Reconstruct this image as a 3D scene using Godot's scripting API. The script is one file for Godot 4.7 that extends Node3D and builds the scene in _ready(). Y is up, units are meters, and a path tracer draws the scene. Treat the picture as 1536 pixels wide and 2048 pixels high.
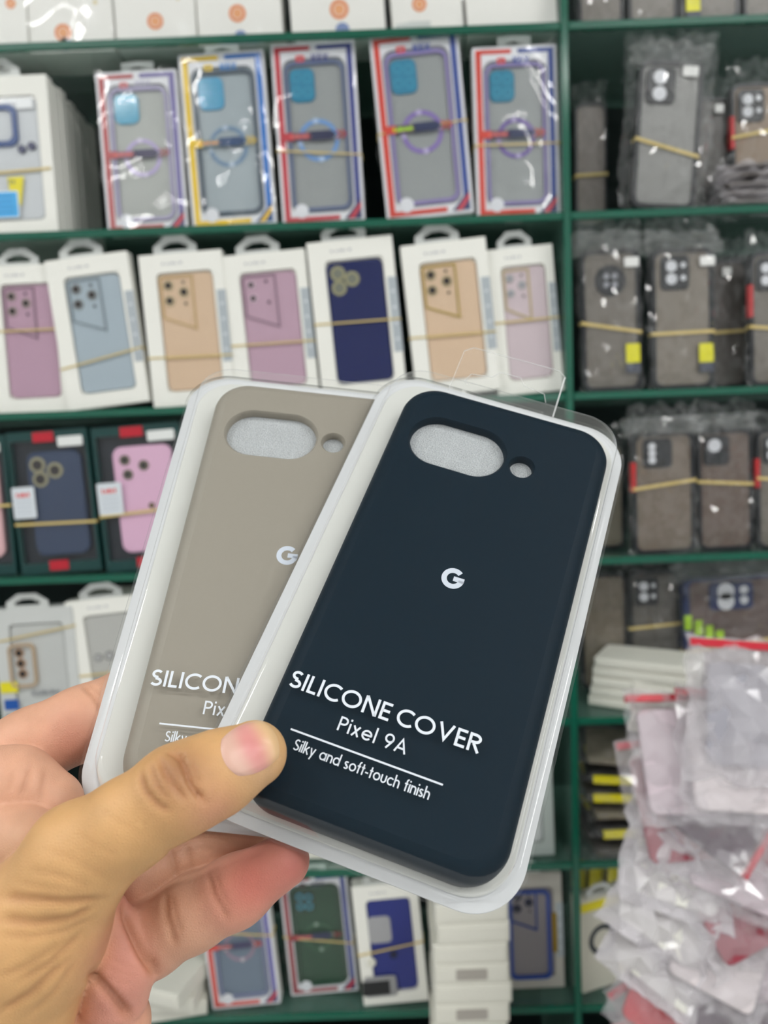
extends Node3D

const F := 1560.0            # focal length in pixels of the 1536 x 2048 photograph
const CAM_Y := 1.35
const FRONT := -0.95         # front edge of the shelves
var cam: Transform3D
var mats := {}
var rng := RandomNumberGenerator.new()
var used := {}
var shelf_y := []            # tops of the glass shelves, top one first

# ---------------------------------------------------------------- helpers

func col(r: int, g: int, b: int) -> Color:
	return Color(r / 255.0, g / 255.0, b / 255.0)

func mat(c: Color, rough := 0.5, metal := 0.0, spec := 0.5) -> StandardMaterial3D:
	var key := "%s_%.3f_%.3f_%.3f" % [c.to_html(), rough, metal, spec]
	if not mats.has(key):
		var m := StandardMaterial3D.new()
		m.albedo_color = c
		m.roughness = rough
		m.metallic = metal
		m.metallic_specular = spec
		if c.a < 0.999:
			m.transparency = BaseMaterial3D.TRANSPARENCY_ALPHA
			m.cull_mode = BaseMaterial3D.CULL_DISABLED
		mats[key] = m
	return mats[key]

func clear(alpha := 0.015, rough := 0.06, c := Color(1, 1, 1), spec := 0.3) -> StandardMaterial3D:
	return mat(Color(c.r, c.g, c.b, alpha), rough, 0.0, spec)

func new_st(group := -1) -> SurfaceTool:
	var st := SurfaceTool.new()
	st.begin(Mesh.PRIMITIVE_TRIANGLES)
	st.set_smooth_group(group)
	return st

func numbered(n: String) -> String:
	if not used.has(n):
		used[n] = 0
		return n
	used[n] += 1
	return "%s_%03d" % [n, used[n]]

func child(n: String, st: SurfaceTool, m: Material, parent: Node3D) -> MeshInstance3D:
	st.generate_normals()
	return child_mesh(n, st.commit(), m, parent)

func child_mesh(n: String, mesh: Mesh, m: Material, parent: Node3D) -> MeshInstance3D:
	var o := MeshInstance3D.new()
	o.mesh = mesh
	o.material_override = m
	var k := 0
	var want := n
	while parent.has_node(NodePath(want)):
		k += 1
		want = "%s_%03d" % [n, k]
	o.name = want
	parent.add_child(o, true)
	return o

func tag(o: Node3D, label: String, category: String, group := "") -> void:
	o.set_meta("label", label)
	o.set_meta("category", category)
	if group != "":
		o.set_meta("group", group)

func thing(n: String, label: String, category: String, xf: Transform3D, group := "") -> Node3D:
	var o := Node3D.new()
	o.name = numbered(n)
	o.transform = xf
	tag(o, label, category, group)
	add_child(o, true)
	return o

func structure(n: String, st: SurfaceTool, m: Material) -> MeshInstance3D:
	st.generate_normals()
	var o := MeshInstance3D.new()
	o.mesh = st.commit()
	o.material_override = m
	o.name = n
	o.set_meta("kind", "structure")
	add_child(o, true)
	return o

func quad(st: SurfaceTool, a: Vector3, b: Vector3, c: Vector3, d: Vector3) -> void:
	st.add_vertex(a); st.add_vertex(b); st.add_vertex(c)
	st.add_vertex(a); st.add_vertex(c); st.add_vertex(d)

func v3(p: Vector2, z: float) -> Vector3:
	return Vector3(p.x, p.y, z)

func rrect(w: float, h: float, r: float, cx := 0.0, cy := 0.0, seg := 6) -> PackedVector2Array:
	r = minf(r, minf(w, h) * 0.499)
	var out := PackedVector2Array()
	var corners := [Vector2(w / 2 - r, -h / 2 + r), Vector2(w / 2 - r, h / 2 - r), Vector2(-w / 2 + r, h / 2 - r), Vector2(-w / 2 + r, -h / 2 + r)]
	for k in 4:
		for i in seg + 1:
			var a := -PI / 2 + k * PI / 2 + PI / 2 * i / seg
			out.append(corners[k] + Vector2(cos(a), sin(a)) * r + Vector2(cx, cy))
	return out

func rbounds(l: float, rt: float, b: float, t: float, r: float, seg := 12) -> PackedVector2Array:
	return rrect(rt - l, t - b, r, (l + rt) / 2, (b + t) / 2, seg)

func disc(r: float, cx := 0.0, cy := 0.0, seg := 20, from := 0.0, to := TAU) -> PackedVector2Array:
	var out := PackedVector2Array()
	var n := seg if to - from > TAU - 0.01 else seg + 1
	for i in n:
		var a := from + (to - from) * i / seg
		out.append(Vector2(cx + cos(a) * r, cy + sin(a) * r))
	return out

func shrink(p: PackedVector2Array, by: float) -> PackedVector2Array:
	var out := PackedVector2Array()
	var n := p.size()
	for i in n:
		var e0 := (p[i] - p[(i + n - 1) % n]).normalized()
		var e1 := (p[(i + 1) % n] - p[i]).normalized()
		if e0 == Vector2.ZERO:
			e0 = e1
		if e1 == Vector2.ZERO:
			e1 = e0
		var n0 := Vector2(-e0.y, e0.x)
		var n1 := Vector2(-e1.y, e1.x)
		var m := (n0 + n1).normalized()
		out.append(p[i] + m * by / maxf(0.5, m.dot(n0)))
	return out

func fill(st: SurfaceTool, p: PackedVector2Array, z: float, up := true) -> void:
	var low := p[0]
	var high := p[0]
	for q in p:
		low = low.min(q)
		high = high.max(q)
	var big := PackedVector2Array()     # the triangulation drops slivers that are small in absolute terms
	var grow := 1000.0 / maxf(high.x - low.x, high.y - low.y)
	for q in p:
		big.append((q - low) * grow)
	var idx := Geometry2D.triangulate_polygon(big)
	for k in range(0, idx.size(), 3):
		var a := p[idx[k]]
		var b := p[idx[k + 1]]
		var c := p[idx[k + 2]]
		var ccw := (b - a).cross(c - a) > 0
		if ccw == up:
			st.add_vertex(v3(a, z)); st.add_vertex(v3(c, z)); st.add_vertex(v3(b, z))
		else:
			st.add_vertex(v3(a, z)); st.add_vertex(v3(b, z)); st.add_vertex(v3(c, z))

# polygon (counter-clockwise seen from +z) pushed out from z0 to z1, front edge bevelled
func slab(st: SurfaceTool, p: PackedVector2Array, z0: float, z1: float, bev := 0.0) -> void:
	var n := p.size()
	var top := shrink(p, bev) if bev > 0.0 else p
	for i in n:
		var j := (i + 1) % n
		quad(st, v3(p[i], z1 - bev), v3(p[j], z1 - bev), v3(p[j], z0), v3(p[i], z0))
		if bev > 0.0:
			quad(st, v3(top[i], z1), v3(top[j], z1), v3(p[j], z1 - bev), v3(p[i], z1 - bev))
	fill(st, top, z1)
	fill(st, p, z0, false)

# ring between two outlines with the same number of points
func frame(st: SurfaceTool, outer: PackedVector2Array, inner: PackedVector2Array, z0: float, z1: float) -> void:
	var n := outer.size()
	for i in n:
		var j := (i + 1) % n
		quad(st, v3(inner[i], z1), v3(inner[j], z1), v3(outer[j], z1), v3(outer[i], z1))
		quad(st, v3(outer[i], z1), v3(outer[j], z1), v3(outer[j], z0), v3(outer[i], z0))
		quad(st, v3(inner[j], z1), v3(inner[i], z1), v3(inner[i], z0), v3(inner[j], z0))
		quad(st, v3(outer[i], z0), v3(outer[j], z0), v3(inner[j], z0), v3(inner[i], z0))

func box(st: SurfaceTool, lo: Vector3, hi: Vector3, bev := 0.0) -> void:
	var p := PackedVector2Array([Vector2(lo.x, lo.y), Vector2(hi.x, lo.y), Vector2(hi.x, hi.y), Vector2(lo.x, hi.y)])
	slab(st, p, lo.z, hi.z, bev)

func part_slab(n: String, p: PackedVector2Array, z0: float, z1: float, bev: float, m: Material, parent: Node3D) -> MeshInstance3D:
	var st := new_st()
	slab(st, p, z0, z1, bev)
	return child(n, st, m, parent)

func part_frame(n: String, outer: PackedVector2Array, inner: PackedVector2Array, z0: float, z1: float, m: Material, parent: Node3D) -> MeshInstance3D:
	var st := new_st()
	frame(st, outer, inner, z0, z1)
	return child(n, st, m, parent)

func part_box(n: String, lo: Vector3, hi: Vector3, bev: float, m: Material, parent: Node3D) -> MeshInstance3D:
	var st := new_st()
	box(st, lo, hi, bev)
	return child(n, st, m, parent)

# smooth skin through closed loops of points
func loft(st: SurfaceTool, loops: Array) -> void:
	for k in loops.size() - 1:
		var a: PackedVector3Array = loops[k]
		var b: PackedVector3Array = loops[k + 1]
		var n := a.size()
		for i in n:
			var j := (i + 1) % n
			quad(st, b[i], b[j], a[j], a[i])

func lift(p: PackedVector2Array, z: float) -> PackedVector3Array:
	var out := PackedVector3Array()
	for q in p:
		out.append(v3(q, z))
	return out

func lettering(n: String, text: String, size: float, at_: Vector3, m: Material, parent: Node3D, turn := 0.0, bold := true) -> MeshInstance3D:
	var f := SystemFont.new()
	f.font_names = PackedStringArray(["Droid Sans"])
	f.font_weight = 700 if bold else 400
	var t := TextMesh.new()
	t.font = f
	t.text = text
	t.font_size = 32
	t.pixel_size = size / 24.0
	t.depth = 0.0004
	t.curve_step = 4.0
	var o := child_mesh(n, t, m, parent)
	o.position = at_
	o.rotation.z = turn
	return o

# a line of print too small to read: a row of short dashes of unequal length
func dashes(n: String, count: int, w: float, h: float, at_: Vector3, m: Material, parent: Node3D) -> void:
	var st := new_st()
	for k in count:
		var x := (float(k) / count - 0.5) * w
		box(st, Vector3(x, -h / 2, 0), Vector3(x + w / count * (0.55 + 0.2 * (k * 7 % 3) * 0.8), h / 2 - h * 0.25 * (k % 2), 0.0003))
	child(n, st, m, parent).position = at_

# the point of the plane z = const that a pixel of the photograph shows
func at(px: float, py: float, z: float) -> Vector3:
	var d := cam.basis * Vector3((px - 768.0) / F, -(py - 1024.0) / F, -1.0)
	return cam.origin + d * ((z - cam.origin.z) / d.z)

# a package frame from bottom left, bottom right and top left in the photograph, stood on shelf number s
func stand(bl: Vector2, br: Vector2, tl: Vector2, s: int, z: float, turn := 0.0) -> Array:
	var a := at(bl.x, bl.y, z)
	var b := at(br.x, br.y, z)
	var c := at(tl.x, tl.y, z)
	var w := Vector2(b.x - a.x, b.y - a.y).length()
	var y: float = shelf_y[s]
	var h := Vector2(c.x - a.x, c.y - y).length()
	var lean := atan2(-(c.x - a.x), c.y - y)
	var low := absf(sin(lean)) * w / 2
	var xf := Transform3D(Basis.from_euler(Vector3(0, turn, lean)), Vector3((a.x + b.x) / 2, y + low + 0.0006, z))
	return [xf, w, h]

func crinkled(w: float, h: float, d: float, seed_: int, nx: int, ny: int, rough: float, loose_film := false) -> ArrayMesh:
	var st := new_st(0 if loose_film else -1)
	var r := RandomNumberGenerator.new()
	r.seed = seed_
	var nz := FastNoiseLite.new()
	nz.seed = seed_
	nz.noise_type = FastNoiseLite.TYPE_SIMPLEX
	nz.frequency = 1.0
	nz.fractal_octaves = 3
	var sheets := []
	for side in 2:
		var rows := []
		for j in ny + 1:
			var row := PackedVector3Array()
			for i in nx + 1:
				var u := float(i) / nx
				var v := float(j) / ny
				var edge := minf(minf(u, 1 - u) * 6.0, minf(v, 1 - v) * 7.0)
				var puff := clampf(edge, 0.0, 1.0)
				var ridge := 1.0 - absf(nz.get_noise_3d(u * w * 60, v * h * 60, side * 9.0)) * 2.0
				var x := (u - 0.5) * w + nz.get_noise_3d(v * 5, side * 3.0, 40) * w * 0.05 + r.randf_range(-1, 1) * w / nx * 0.22
				var y := (v - 0.5) * h + nz.get_noise_3d(u * 5, 7, 80) * h * 0.05 * v + r.randf_range(-1, 1) * h / ny * 0.22
				var z := d * 0.5 * puff + rough * ridge * puff + rough * 0.5 * r.randf_range(-1, 1)
				var base := nz.get_noise_3d(u * 2.2, v * 2.2, 20) * rough * 1.5
				row.append(Vector3(x, y, base + (z if side == 0 else -z)))
			rows.append(row)
		sheets.append(rows)
	for side in (1 if loose_film else 2):
		for j in ny:
			for i in nx:
				var q: Array = [sheets[side][j + 1][i], sheets[side][j + 1][i + 1], sheets[side][j][i + 1], sheets[side][j][i]]
				if side == 1:
					q.reverse()
				if (i + j) % 2:
					quad(st, q[0], q[1], q[2], q[3])
				else:
					quad(st, q[1], q[2], q[3], q[0])
	st.generate_normals()
	return st.commit()

# ---------------------------------------------------------------- everything

func _ready() -> void:
	rng.seed = 7
	set_camera_and_light()
	build_room()
	build_shelves()
	build_held_covers()
	build_hand()
	build_left_unit()
	build_right_unit()
	build_pile()

func set_camera_and_light() -> void:
	var basis_ := Basis.from_euler(Vector3(deg_to_rad(-5.0487), deg_to_rad(0.3694), deg_to_rad(-2.0252)))
	cam = Transform3D(basis_, Vector3(0, CAM_Y, 0))
	var c := Camera3D.new()
	c.name = "camera"
	c.transform = cam
	var attr := CameraAttributesPhysical.new()
	attr.frustum_focal_length = 17.5 / (1024.0 / F)
	attr.frustum_focus_distance = 0.235
	attr.exposure_aperture = 12.0
	attr.frustum_near = 0.02
	attr.frustum_far = 30.0
	c.fov = rad_to_deg(2.0 * atan(1024.0 / F))
	c.near = 0.02
	c.far = 30.0
	c.attributes = attr
	add_child(c)
	c.fov = rad_to_deg(2.0 * atan(1024.0 / F))
	c.current = true
	var w := WorldEnvironment.new()
	w.name = "environment"
	var e := Environment.new()
	e.background_mode = Environment.BG_COLOR
	e.background_color = Color(0, 0, 0)
	e.tonemap_mode = Environment.TONE_MAPPER_LINEAR
	e.tonemap_exposure = 1.66
	e.sdfgi_enabled = true
	e.ssao_enabled = true
	e.ssil_enabled = true
	w.environment = e
	add_child(w)
	var glow := StandardMaterial3D.new()
	glow.albedo_color = Color(0.9, 0.9, 0.9)
	glow.emission_enabled = true
	glow.emission = Color(0.98, 0.99, 1.0)
	glow.emission_energy_multiplier = 1.6
	var where := [Vector3(-1.27, 2.66, 0.2), Vector3(1.27, 2.66, 0.2), Vector3(-1.2, 2.66, 0.95), Vector3(1.2, 2.66, 0.95)]
	var side := ["front left", "front right", "rear left", "rear right"]
	for i in 5:
		var p: Vector3 = where[i] if i < 4 else Vector3(1.86, 1.95, 0.85)  # last one, on the right wall, is added to put a highlight on the blister edge
		var facing := Basis() if i < 4 else Basis.from_euler(Vector3(0, PI / 2, 0)) * Basis.from_euler(Vector3(PI / 2, 0, 0))
		var t := thing("batten_light", ("white slim led batten light in the ceiling, %s of the shop" % side[i]) if i < 4 else "white slim led batten light added on the right wall for the blister edge highlight", "light", Transform3D(facing, p))
		part_frame("rim", rrect(1.24, 0.13, 0.01), rrect(1.2, 0.1, 0.006), 0.0, 0.03, mat(col(225, 225, 225), 0.4), t).rotation.x = PI / 2
		part_slab("lamp_panel", rrect(1.19, 0.09, 0.005), 0.0, 0.012, 0.0, glow, t).rotation.x = PI / 2
		var a := AreaLight3D.new()
		a.name = "panel_light"
		a.area_size = Vector2(1.18, 0.09)
		a.light_energy = 0.64 if i < 4 else 0.22
		a.light_color = Color(1.0, 1.0, 0.985)
		a.area_range = 8.0
		a.area_attenuation = 2.0
		a.shadow_enabled = true
		a.position = Vector3(0, -0.04, 0)
		a.rotation.x = -PI / 2
		t.add_child(a)


func build_room() -> void:
	var white := mat(col(234, 235, 236), 0.8)
	var st := new_st()
	box(st, Vector3(-1.9, -0.1, -1.4), Vector3(2.1, 0.0, 2.0))
	structure("floor", st, mat(col(205, 205, 203), 0.35))
	st = new_st()
	box(st, Vector3(-1.9, 2.7, -1.4), Vector3(2.1, 2.8, 2.0))
	structure("ceiling", st, white)
	st = new_st()
	box(st, Vector3(-1.9, 0, -1.4), Vector3(2.1, 2.7, -1.2))
	structure("wall_back", st, mat(col(9, 24, 22), 0.45, 0.0, 0.25))
	st = new_st()
	box(st, Vector3(-1.9, 0, -1.2), Vector3(-1.7, 2.7, 1.8))
	structure("wall_left", st, white)
	st = new_st()
	box(st, Vector3(1.9, 0, -1.2), Vector3(2.1, 2.7, 1.8))
	structure("wall_right", st, white)
	st = new_st()
	box(st, Vector3(-1.9, 0, 1.8), Vector3(2.1, 2.7, 2.0))
	structure("wall_front", st, white)

func build_shelves() -> void:
	for y in [0.478, 0.264, 0.052, -0.150, -0.352, -0.541, -0.735]:
		shelf_y.append(CAM_Y + y)
	var green := mat(col(16, 92, 72), 0.15)
	var sheet := clear(0.16, 0.05, Color(0.55, 0.75, 0.68))
	var xs := [-0.80, 0.2225, 0.86]
	var names := ["second", "third", "fourth", "fifth", "sixth", "lowest"]
	for k in 3:
		var t := thing("glass_divider", ["clear green-edged upright glass panel closing the shelf unit off to the left", "upright green-edged glass panel between the left and right shelf units", "upright green-edged glass panel closing the shelves off to the right"][k], "glass panel", Transform3D(Basis(), Vector3(xs[k], 0.3, FRONT)))
		part_box("pane", Vector3(-0.0035, 0, -0.235), Vector3(0.0035, 2.1, -0.004), 0, sheet, t)
		part_box("edge", Vector3(-0.0045, 0, -0.004), Vector3(0.0045, 2.1, 0.001), 0.0008, green, t)
	for u in 2:
		for s in 7:
			var x0: float = xs[u] + 0.005
			var x1: float = xs[u + 1] - 0.005
			var which: String = "topmost" if s == 0 else names[s - 1]
			var t := thing("glass_shelf", "%s green-edged glass shelf of the %s shelf unit" % [which, ["left", "right"][u]], "glass shelf", Transform3D(Basis(), Vector3((x0 + x1) / 2, shelf_y[s] - 0.008, FRONT)))
			var hw := (x1 - x0) / 2
			part_box("pane", Vector3(-hw, 0, -0.225), Vector3(hw, 0.008, -0.004), 0, sheet, t)
			part_box("edge", Vector3(-hw, -0.0005, -0.004), Vector3(hw, 0.0085, 0.0005), 0.001, green, t)
	for u in 2:
		var x0: float = xs[u] + 0.01
		var x1: float = xs[u + 1] - 0.01
		var t := thing("base_cabinet", "low dark cabinet under the %s shelf unit" % ["left", "right"][u], "cabinet", Transform3D(Basis(), Vector3((x0 + x1) / 2, 0, FRONT)))
		var hw := (x1 - x0) / 2
		part_box("body", Vector3(-hw, 0, -0.24), Vector3(hw, 0.3, -0.02), 0.002, mat(col(40, 44, 44), 0.5), t)
		for d in 2:
			part_box("door", Vector3(-hw + d * hw + 0.003, 0.03, -0.02), Vector3(d * hw - 0.003, 0.29, -0.002), 0.002, mat(col(52, 58, 57), 0.4), t)

# ---------------------------------------------------------------- geometric lettering printed on the two covers

func arc(cx: float, cy: float, rx: float, ry: float, a0: float, a1: float, n := 14) -> PackedVector2Array:
	var out := PackedVector2Array()
	for i in n + 1:
		var a := deg_to_rad(a0 + (a1 - a0) * i / n)
		out.append(Vector2(cx + cos(a) * rx, cy + sin(a) * ry))
	return out

func ln(a: Array) -> PackedVector2Array:
	var out := PackedVector2Array()
	for i in range(0, a.size(), 2):
		out.append(Vector2(a[i], a[i + 1]))
	return out

# advance and centre lines of a letter one unit tall, stroke width w
func glyph(ch: String, w: float) -> Array:
	var h := w / 2
	var x := 0.70
	var r := (x - w) / 2 + h * 0.0
	var o := x / 2
	match ch:
		"S": return [0.56, [arc(0.27, 0.735, 0.21, 0.265 - h, 35, 270) + arc(0.27, 0.265, 0.235, 0.265 - h, 90, -150)]]
		"I": return [w + 0.0, [ln([h, 0, h, 1])]]
		"L": return [0.46, [ln([h, 1, h, h, 0.46, h])]]
		"C": return [0.80, [arc(0.5, 0.5, 0.5 - h, 0.5 - h, 48, 312, 24)]]
		"O": return [1.0, [arc(0.5, 0.5, 0.5 - h, 0.5 - h, 0, 360, 32)]]
		"N": return [0.76, [ln([h, 0, h, 1]), ln([h * 1.1, 0.99, 0.76 - h * 1.1, 0.01]), ln([0.76 - h, 0, 0.76 - h, 1])]]
		"E": return [0.5, [ln([0.5, 1 - h, h, 1 - h, h, h, 0.5, h]), ln([h, 0.51, 0.46, 0.51])]]
		"V": return [0.80, [ln([h, 1, 0.40, w * 0.75, 0.80 - h, 1])]]
		"R": return [0.58, [ln([h, 0, h, 1 - h, 0.3, 1 - h]) + arc(0.3, 0.725, 0.235, 0.275 - h, 90, -90) + ln([0.3, 0.45 + h, h, 0.45 + h]), ln([0.27, 0.46, 0.56, 0])]]
		"P": return [0.56, [ln([h, 0, h, 1 - h, 0.28, 1 - h]) + arc(0.28, 0.71, 0.235, 0.29 - h, 90, -90) + ln([0.28, 0.42 + h, h, 0.42 + h])]]
		"A": return [0.78, [ln([h * 0.8, 0, 0.39, 1 - w * 0.7, 0.78 - h * 0.8, 0]), ln([0.17, 0.3, 0.61, 0.3])]]
		"9": return [0.62, [arc(0.31, 0.68, 0.31 - h, 0.32 - h, 0, 360, 24), ln([0.56, 0.60, 0.22, 0.0])]]
		"i": return [w, [ln([h, 0, h, x]), ln([h, x + 0.16, h, x + 0.16 + w * 1.15])]]
		"l": return [w, [ln([h, 0, h, 1.06])]]
		"x": return [0.54, [ln([h, 0, 0.54 - h, x]), ln([0.54 - h, 0, h, x])]]
		"e": return [x, [ln([h, o, x - h, o]) + arc(o, o, o - h, o - h, 0, 322, 24)]]
		"o": return [x, [arc(o, o, o - h, o - h, 0, 360, 26)]]
		"c": return [x * 0.86, [arc(o, o, o - h, o - h, 45, 315, 20)]]
		"a": return [x, [arc(o, o, o - h, o - h, 0, 360, 26), ln([x - h, 0, x - h, x])]]
		"d": return [x, [arc(o, o, o - h, o - h, 0, 360, 26), ln([x - h, 0, x - h, 1.06])]]
		"n": return [0.56, [ln([h, 0, h, x]), arc(0.28, x - 0.28, 0.28 - h, 0.28 - h, 180, 0) + ln([0.56 - h, 0])]]
		"h": return [0.56, [ln([h, 0, h, 1.06]), arc(0.28, x - 0.28, 0.28 - h, 0.28 - h, 180, 0) + ln([0.56 - h, 0])]]
		"u": return [0.56, [ln([h, x]) + arc(0.28, 0.28, 0.28 - h, 0.28 - h, 180, 360) + ln([0.56 - h, x])]]
		"k": return [0.52, [ln([h, 0, h, 1.06]), ln([h * 1.5, 0.30, 0.46, x]), ln([0.2, 0.40, 0.50, 0])]]
		"y": return [0.58, [ln([h, x, 0.30, 0.04]), ln([0.58 - h, x, 0.18, -0.30])]]
		"s": return [0.42, [arc(0.205, x * 0.735, 0.15, x * 0.265 - h, 35, 270) + arc(0.205, x * 0.265, 0.165, x * 0.265 - h, 90, -150)]]
		"f": return [0.36, [arc(0.32, 0.86, 0.20 - h, 0.2 - h, 80, 180, 8) + ln([0.12 + h, 0]), ln([0, x - h, 0.34, x - h])]]
		"t": return [0.34, [ln([0.16, 0.95, 0.16, 0]), ln([0, x - h, 0.33, x - h])]]
		"-": return [0.32, [ln([0, 0.33, 0.32, 0.33])]]
		"G": return [1.0, [arc(0.5, 0.5, 0.5 - h, 0.5 - h, 48, 360, 30), ln([1.0 - h * 0.06, 0.5 - h * 0.0, 0.52, 0.5])]]
	return [0.12 if ch == "_" else 0.30, []]

func stroke(st: SurfaceTool, p: PackedVector2Array, w: float, z0: float, z1: float) -> void:
	var n := p.size()
	var closed := p[0].distance_to(p[n - 1]) < 1e-5
	var left := PackedVector2Array()
	var right := PackedVector2Array()
	for i in n:
		var before: Vector2 = p[n - 2] if closed and i == 0 else p[maxi(i - 1, 0)]
		var after: Vector2 = p[1] if closed and i == n - 1 else p[mini(i + 1, n - 1)]
		var e0 := (p[i] - before).normalized()
		var e1 := (after - p[i]).normalized()
		if e0 == Vector2.ZERO:
			e0 = e1
		if e1 == Vector2.ZERO:
			e1 = e0
		var n0 := Vector2(-e0.y, e0.x)
		var n1 := Vector2(-e1.y, e1.x)
		var m := (n0 + n1).normalized()
		m = m * (w / 2) / maxf(0.45, m.dot(n0))
		left.append(p[i] + m)
		right.append(p[i] - m)
	for i in n - 1:
		quad(st, v3(left[i], z1), v3(left[i + 1], z1), v3(right[i + 1], z1), v3(right[i], z1))
		quad(st, v3(left[i + 1], z1), v3(left[i], z1), v3(left[i], z0), v3(left[i + 1], z0))
		quad(st, v3(right[i], z1), v3(right[i + 1], z1), v3(right[i + 1], z0), v3(right[i], z0))

# a printed line from u0 to u1 (millimetres) with letters cap tall
func printed(n: String, text: String, u0: float, u1: float, v: float, cap: float, weight: float, gap: float, z: float, m: Material, parent: Node3D) -> void:
	var pen := 0.0
	var lines := []
	for ch in text:
		var g := glyph(ch, weight)
		for s: PackedVector2Array in g[1]:
			var moved := PackedVector2Array()
			for q in s:
				moved.append(q + Vector2(pen, 0))
			lines.append(moved)
		pen += g[0] + gap
	pen -= gap
	var k := (u1 - u0) / (pen * cap)
	var st := new_st()
	for s: PackedVector2Array in lines:
		var out := PackedVector2Array()
		for q in s:
			out.append(Vector2(u0 + q.x * cap * k, v + q.y * cap) * 0.001)
		stroke(st, out, weight * cap * 0.001, z - 0.00001, z + 0.00005)
	child(n, st, m, parent)

# ---------------------------------------------------------------- the two packaged covers in the hand

func mm(l: float, r: float, b: float, t: float, rad: float, z: float, seg := 12) -> PackedVector3Array:
	var p := rbounds(l, r, b, t, rad, seg)
	var out := PackedVector3Array()
	for q in p:
		out.append(Vector3(q.x, q.y, z) * 0.001)
	return out

func scaled(p: PackedVector2Array, k: float) -> PackedVector2Array:
	var out := PackedVector2Array()
	for q in p:
		out.append(q * k)
	return out

func cover_pack(label: String, rot: Vector3, t: Vector3, silicone: StandardMaterial3D, tab: bool) -> Node3D:
	var b := Basis(rot.normalized(), rot.length())
	var o := thing("packaged_phone_cover", label, "phone cover", cam * Transform3D(b, t * 0.001))
	var k := 0.001
	# white card behind everything, a little smaller than the clear flange
	part_slab("backing_card", scaled(rbounds(-50.8, 43.1, -83.5, 87.6, 15.2), k), -0.0008, -0.0001, 0.0001, mat(col(216, 218, 220), 0.55), o)
	part_slab("insert_tray", scaled(rbounds(-46.6, 39.6, -80.2, 84.2, 13.5), k), 0.0002, 0.0009, 0.0003, mat(col(214, 215, 210), 0.6), o)
	# silicone cover with rounded edge and two openings
	var st := new_st(1)
	var prof := [[0.6, 1.0], [0.0, 2.2], [0.0, 5.2], [0.35, 7.0], [1.1, 8.6], [2.2, 9.8], [3.6, 10.6], [5.0, 11.0]]
	var loops := []
	for q in prof:
		loops.append(mm(-38 + q[0], 37.4 - q[0], -78.5 + q[0], 78.5 - q[0], 12.5 - q[0] * 0.75, q[1], 14))
	loft(st, loops)
	st.set_smooth_group(-1)
	var rim := rbounds(-33, 32.4, -73.5, 73.5, 8.75, 14)
	var pill := rrect(33.4, 19.6, 9.79, -13.7, 53.2, 16)
	var spot := disc(3.9, 9.5, 52.4, 32)
	var grown := shrink(pill, -0.8)
	var grown_spot := shrink(spot, -0.7)
	var halves := [PackedVector2Array([Vector2(-60, 53), Vector2(60, 53), Vector2(60, 100), Vector2(-60, 100)]), PackedVector2Array([Vector2(-60, -100), Vector2(60, -100), Vector2(60, 53), Vector2(-60, 53)])]
	for half: PackedVector2Array in halves:
		for a: PackedVector2Array in Geometry2D.intersect_polygons(scaled(rim, 100), scaled(half, 100)):
			for c: PackedVector2Array in Geometry2D.clip_polygons(a, scaled(grown, 100)):
				for d: PackedVector2Array in Geometry2D.clip_polygons(c, scaled(grown_spot, 100)):
					fill(st, scaled(d, k * 0.01), 11.0 * k)
	st.set_smooth_group(2)
	for pair in [[grown, pill], [grown_spot, spot]]:
		var g := scaled(pair[0], k)
		var p := scaled(pair[1], k)
		loft(st, [lift(g, 0.011), lift(p, 0.0101), lift(p, 0.0074)])
	child("silicone_cover", st, silicone, o)
	# fibrous foam sheet seen through the openings
	var foam := StandardMaterial3D.new()
	foam.albedo_color = col(226, 230, 232)
	foam.roughness = 0.35
	foam.metallic_specular = 0.6
	var fn := FastNoiseLite.new()
	fn.frequency = 0.09
	fn.fractal_octaves = 4
	fn.seed = 3
	var nt := NoiseTexture2D.new()
	nt.noise = fn
	nt.width = 256
	nt.height = 256
	nt.seamless = true
	var ramp := Gradient.new()
	ramp.offsets = PackedFloat32Array([0.0, 0.42, 0.6, 1.0])
	ramp.colors = PackedColorArray([col(158, 164, 168), col(206, 211, 214), col(226, 230, 232), col(255, 255, 255)])
	var spots := NoiseTexture2D.new()
	spots.noise = fn
	spots.width = 256
	spots.height = 256
	spots.seamless = true
	spots.color_ramp = ramp
	foam.albedo_color = Color.WHITE
	foam.albedo_texture = spots
	foam.heightmap_enabled = true
	foam.heightmap_texture = nt
	foam.heightmap_scale = 0.06
	foam.uv1_triplanar = true
	foam.uv1_scale = Vector3.ONE * 90.0
	part_slab("foam_sheet", scaled(rbounds(-35, 34.4, 38, 72, 6), k), 0.005, 0.0079, 0.0008, foam, o)
	# logo and print
	var ink := mat(col(206, 214, 226), 0.5)
	st = new_st()
	for s: PackedVector2Array in glyph("G", 0.23)[1]:
		var out := PackedVector2Array()
		for q in s:
			out.append((Vector2(-3.7, -0.45) + q * 7.2) * k)
		stroke(st, out, 0.23 * 7.2 * k, 0.01099, 0.01104)
	child("logo", st, ink, o)
	var z := 0.01316
	var print_ink := mat(col(226, 232, 240), 0.5)
	printed("print_title", "SILICONE_COVER", -33.8, 21.8, -46.9, 5.1, 0.15, 0.10, z, print_ink, o)
	printed("print_model", "Pixel 9A", -16.4, 3.4, -53.9, 4.1, 0.125, 0.12, z, print_ink, o)
	part_slab("print_rule", scaled(rbounds(-28.2, 15.4, -58.2, -57.7, 0.1, 2), k), z - 0.00001, z + 0.00005, 0.0, print_ink, o)
	printed("print_slogan", "Silky and soft-touch finish", -25.6, 12.9, -62.9, 3.05, 0.12, 0.10, z, print_ink, o)
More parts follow.
